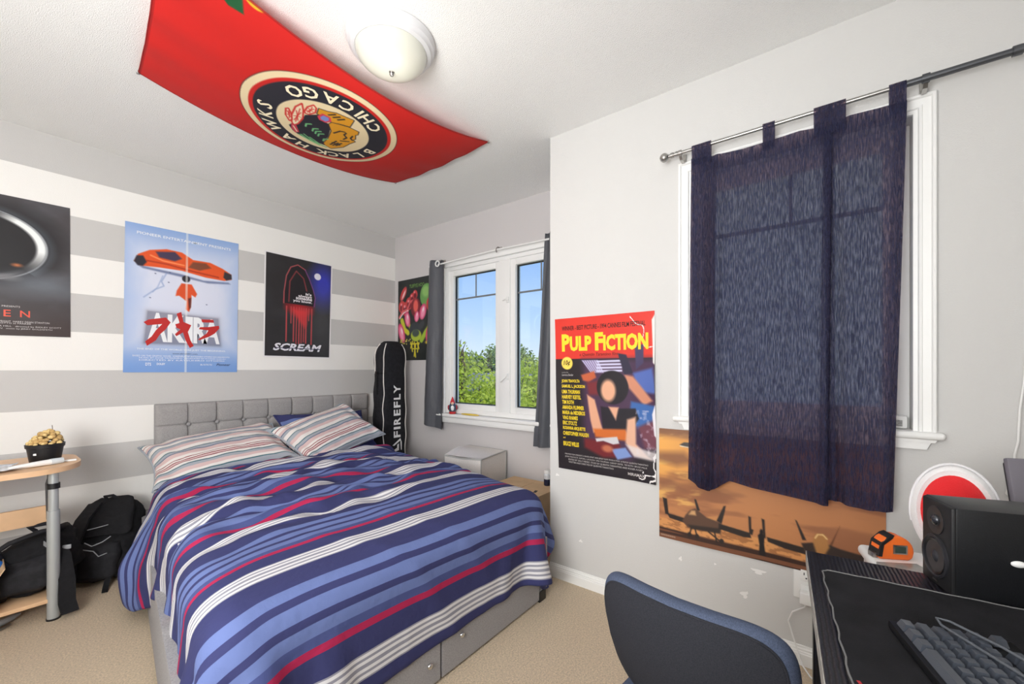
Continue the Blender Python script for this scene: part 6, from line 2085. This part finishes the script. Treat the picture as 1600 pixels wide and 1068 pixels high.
MB().tube([q(1.95, 0.075, 0.25), q(1.95, 0.08, 0.235), q(1.95, 0.118, 0.205), q(1.952, 0.132, 0.165), q(1.953, 0.118, 0.11), q(1.945, 0.10, 0.06), q(1.93, 0.085, 0.02), q(1.90, 0.06, 0.0055), q(1.80, -0.05, 0.0055)], 0.0028, 8).build('charger_cable', M_WHITE, ch)

# filler patches on the right wall
wr = bpy.data.objects['wall_right']
M_FILL = mat('white wall filler', (240, 238, 236), 0.9)
for i, (y, z, a, b) in enumerate(((0.236, 0.316, 0.022, 0.010), (0.287, 0.205, 0.013, 0.014), (0.545, 0.283, 0.007, 0.009), (1.055, 0.235, 0.010, 0.006), (1.20, 0.565, 0.010, 0.006), (0.40, 0.30, 0.004, 0.004))):
    pts = []
    for k in range(14):
        t_ = 2 * PI * k / 14
        rr__ = 1 + 0.35 * math.sin(3 * t_ + i) + 0.2 * math.sin(5 * t_ + 2 * i)
        pts.append((y + a * rr__ * math.cos(t_), z + b * rr__ * math.sin(t_)))
    MB().prism(pts, lambda y_, z_: (XR + 0.0001, y_, z_), lambda y_, z_: (XR - 0.0006, y_, z_)).build('filler_patch', M_FILL, wr)

# ------------------------------------------------------------------ swivel chair, its back to us
cr_ = thing('swivel_chair', 'dark grey fabric swivel chair with edge coloured lighter as if lit, back turned, beside the black desk', 'chair', (0.98, 0.20, 0), rz=math.radians(-8))
M_CH = mat('dark grey chair fabric', (46, 47, 53), 0.9, noise=(500, 0.25), bump=(900, 0.0008), spec=0.15)
M_CH_LIT = mat('lit blue grey chair fabric', (76, 85, 106), 0.9, noise=(500, 0.25), bump=(900, 0.0008), spec=0.15)  # lighter, bluer copy of the fabric: light on the edge put into the colour


def back_pt(a, b, off):
    """a -1..1 across (+1 = left in view), b 0..1 up; off forward"""
    W2_ = 0.185
    H0, H1 = 0.40, 0.728
    y = a * W2_ * (1 - 0.10 * (1 - b) ** 2)
    z = H0 + (H1 - H0) * b
    x = -0.175 + 0.055 * (abs(a) ** 2.2) + 0.10 * (1 - b) ** 2.5 - 0.02 * b
    return np.array([x + off, y, z])


# rounded outline of the back shell
def outline(n=80, grow=0.0):
    pts = []
    for k in range(n):
        t_ = 2 * PI * k / n
        c_, s_ = math.cos(t_), math.sin(t_)
        e = 0.42
        a = math.copysign(abs(c_) ** e, c_) * (1 + grow)
        b = 0.5 + 0.5 * math.copysign(abs(s_) ** e, s_) * (1 + grow)
        pts.append((a, b))
    return pts


def shell(off, scale_list, puff, flip):
    rows__ = []
    for s__ in scale_list:
        r__ = []
        for a, b in outline():
            aa_, bb_ = a * s__, 0.5 + (b - 0.5) * s__
            r__.append(back_pt(aa_, bb_, off + puff * math.sqrt(max(0, 1 - s__ ** 2))))
        r__.append(r__[0])
        rows__.append(r__)
    return np.array(rows__)


ss = [0.02, 0.2, 0.4, 0.6, 0.75, 0.86, 0.93]
rear = shell(-0.0165, ss, -0.012, False)
grid_mesh('rear_panel', rear, M_CH, cr_)
front = shell(0.0165, ss, 0.014, True)
grid_mesh('front_panel', front, M_CH_LIT, cr_, flip=True)
rim = []
for k in range(13):
    a_ = PI * k / 12
    s__ = 0.935 + 0.065 * math.sin(a_)
    rim.append(shell(-0.019 * math.cos(a_), [s__], 0, False)[0])
grid_mesh('edge_band', np.array(rim), M_CH_LIT, cr_, flip=True)
sm_ = shell(-0.0185, [0.937], 0, False)[0]
MB().tube([tuple(p) for p in sm_], 0.0028, 6).build('seam_piping', M_CH, cr_)
MB().box((0.02, 0.03, 0.42), (0.36, 0.27, 0.075), bevel=0.035, seg=4).build('seat', M_CH_LIT, cr_)
MB().cyl((0.02, 0, 0.10), (0.02, 0, 0.39), 0.025).build('gas_column', M_BLACKP, cr_)
MB().lathe([(0.05, 0.07), (0.05, 0.11), (0.03, 0.12)], 20, Matrix.Translation((0.02, 0, 0))).build('hub', M_BLACKP, cr_)
for k in range(5):
    a_ = 2 * PI * k / 5 + 1.18
    l_ = MB().tube([(0.02 + 0.03 * math.cos(a_), 0.03 * math.sin(a_), 0.09), (0.02 + 0.24 * math.cos(a_), 0.24 * math.sin(a_), 0.065)], [0.02, 0.013], 8).build('star_leg', M_BLACKP, cr_)
    MB().cyl((0.02 + 0.24 * math.cos(a_) - 0.012 * math.sin(a_), 0.24 * math.sin(a_) + 0.012 * math.cos(a_), 0.0275), (0.02 + 0.24 * math.cos(a_) + 0.012 * math.sin(a_), 0.24 * math.sin(a_) - 0.012 * math.cos(a_), 0.0275), 0.027).build('caster', M_BLACKP, l_)
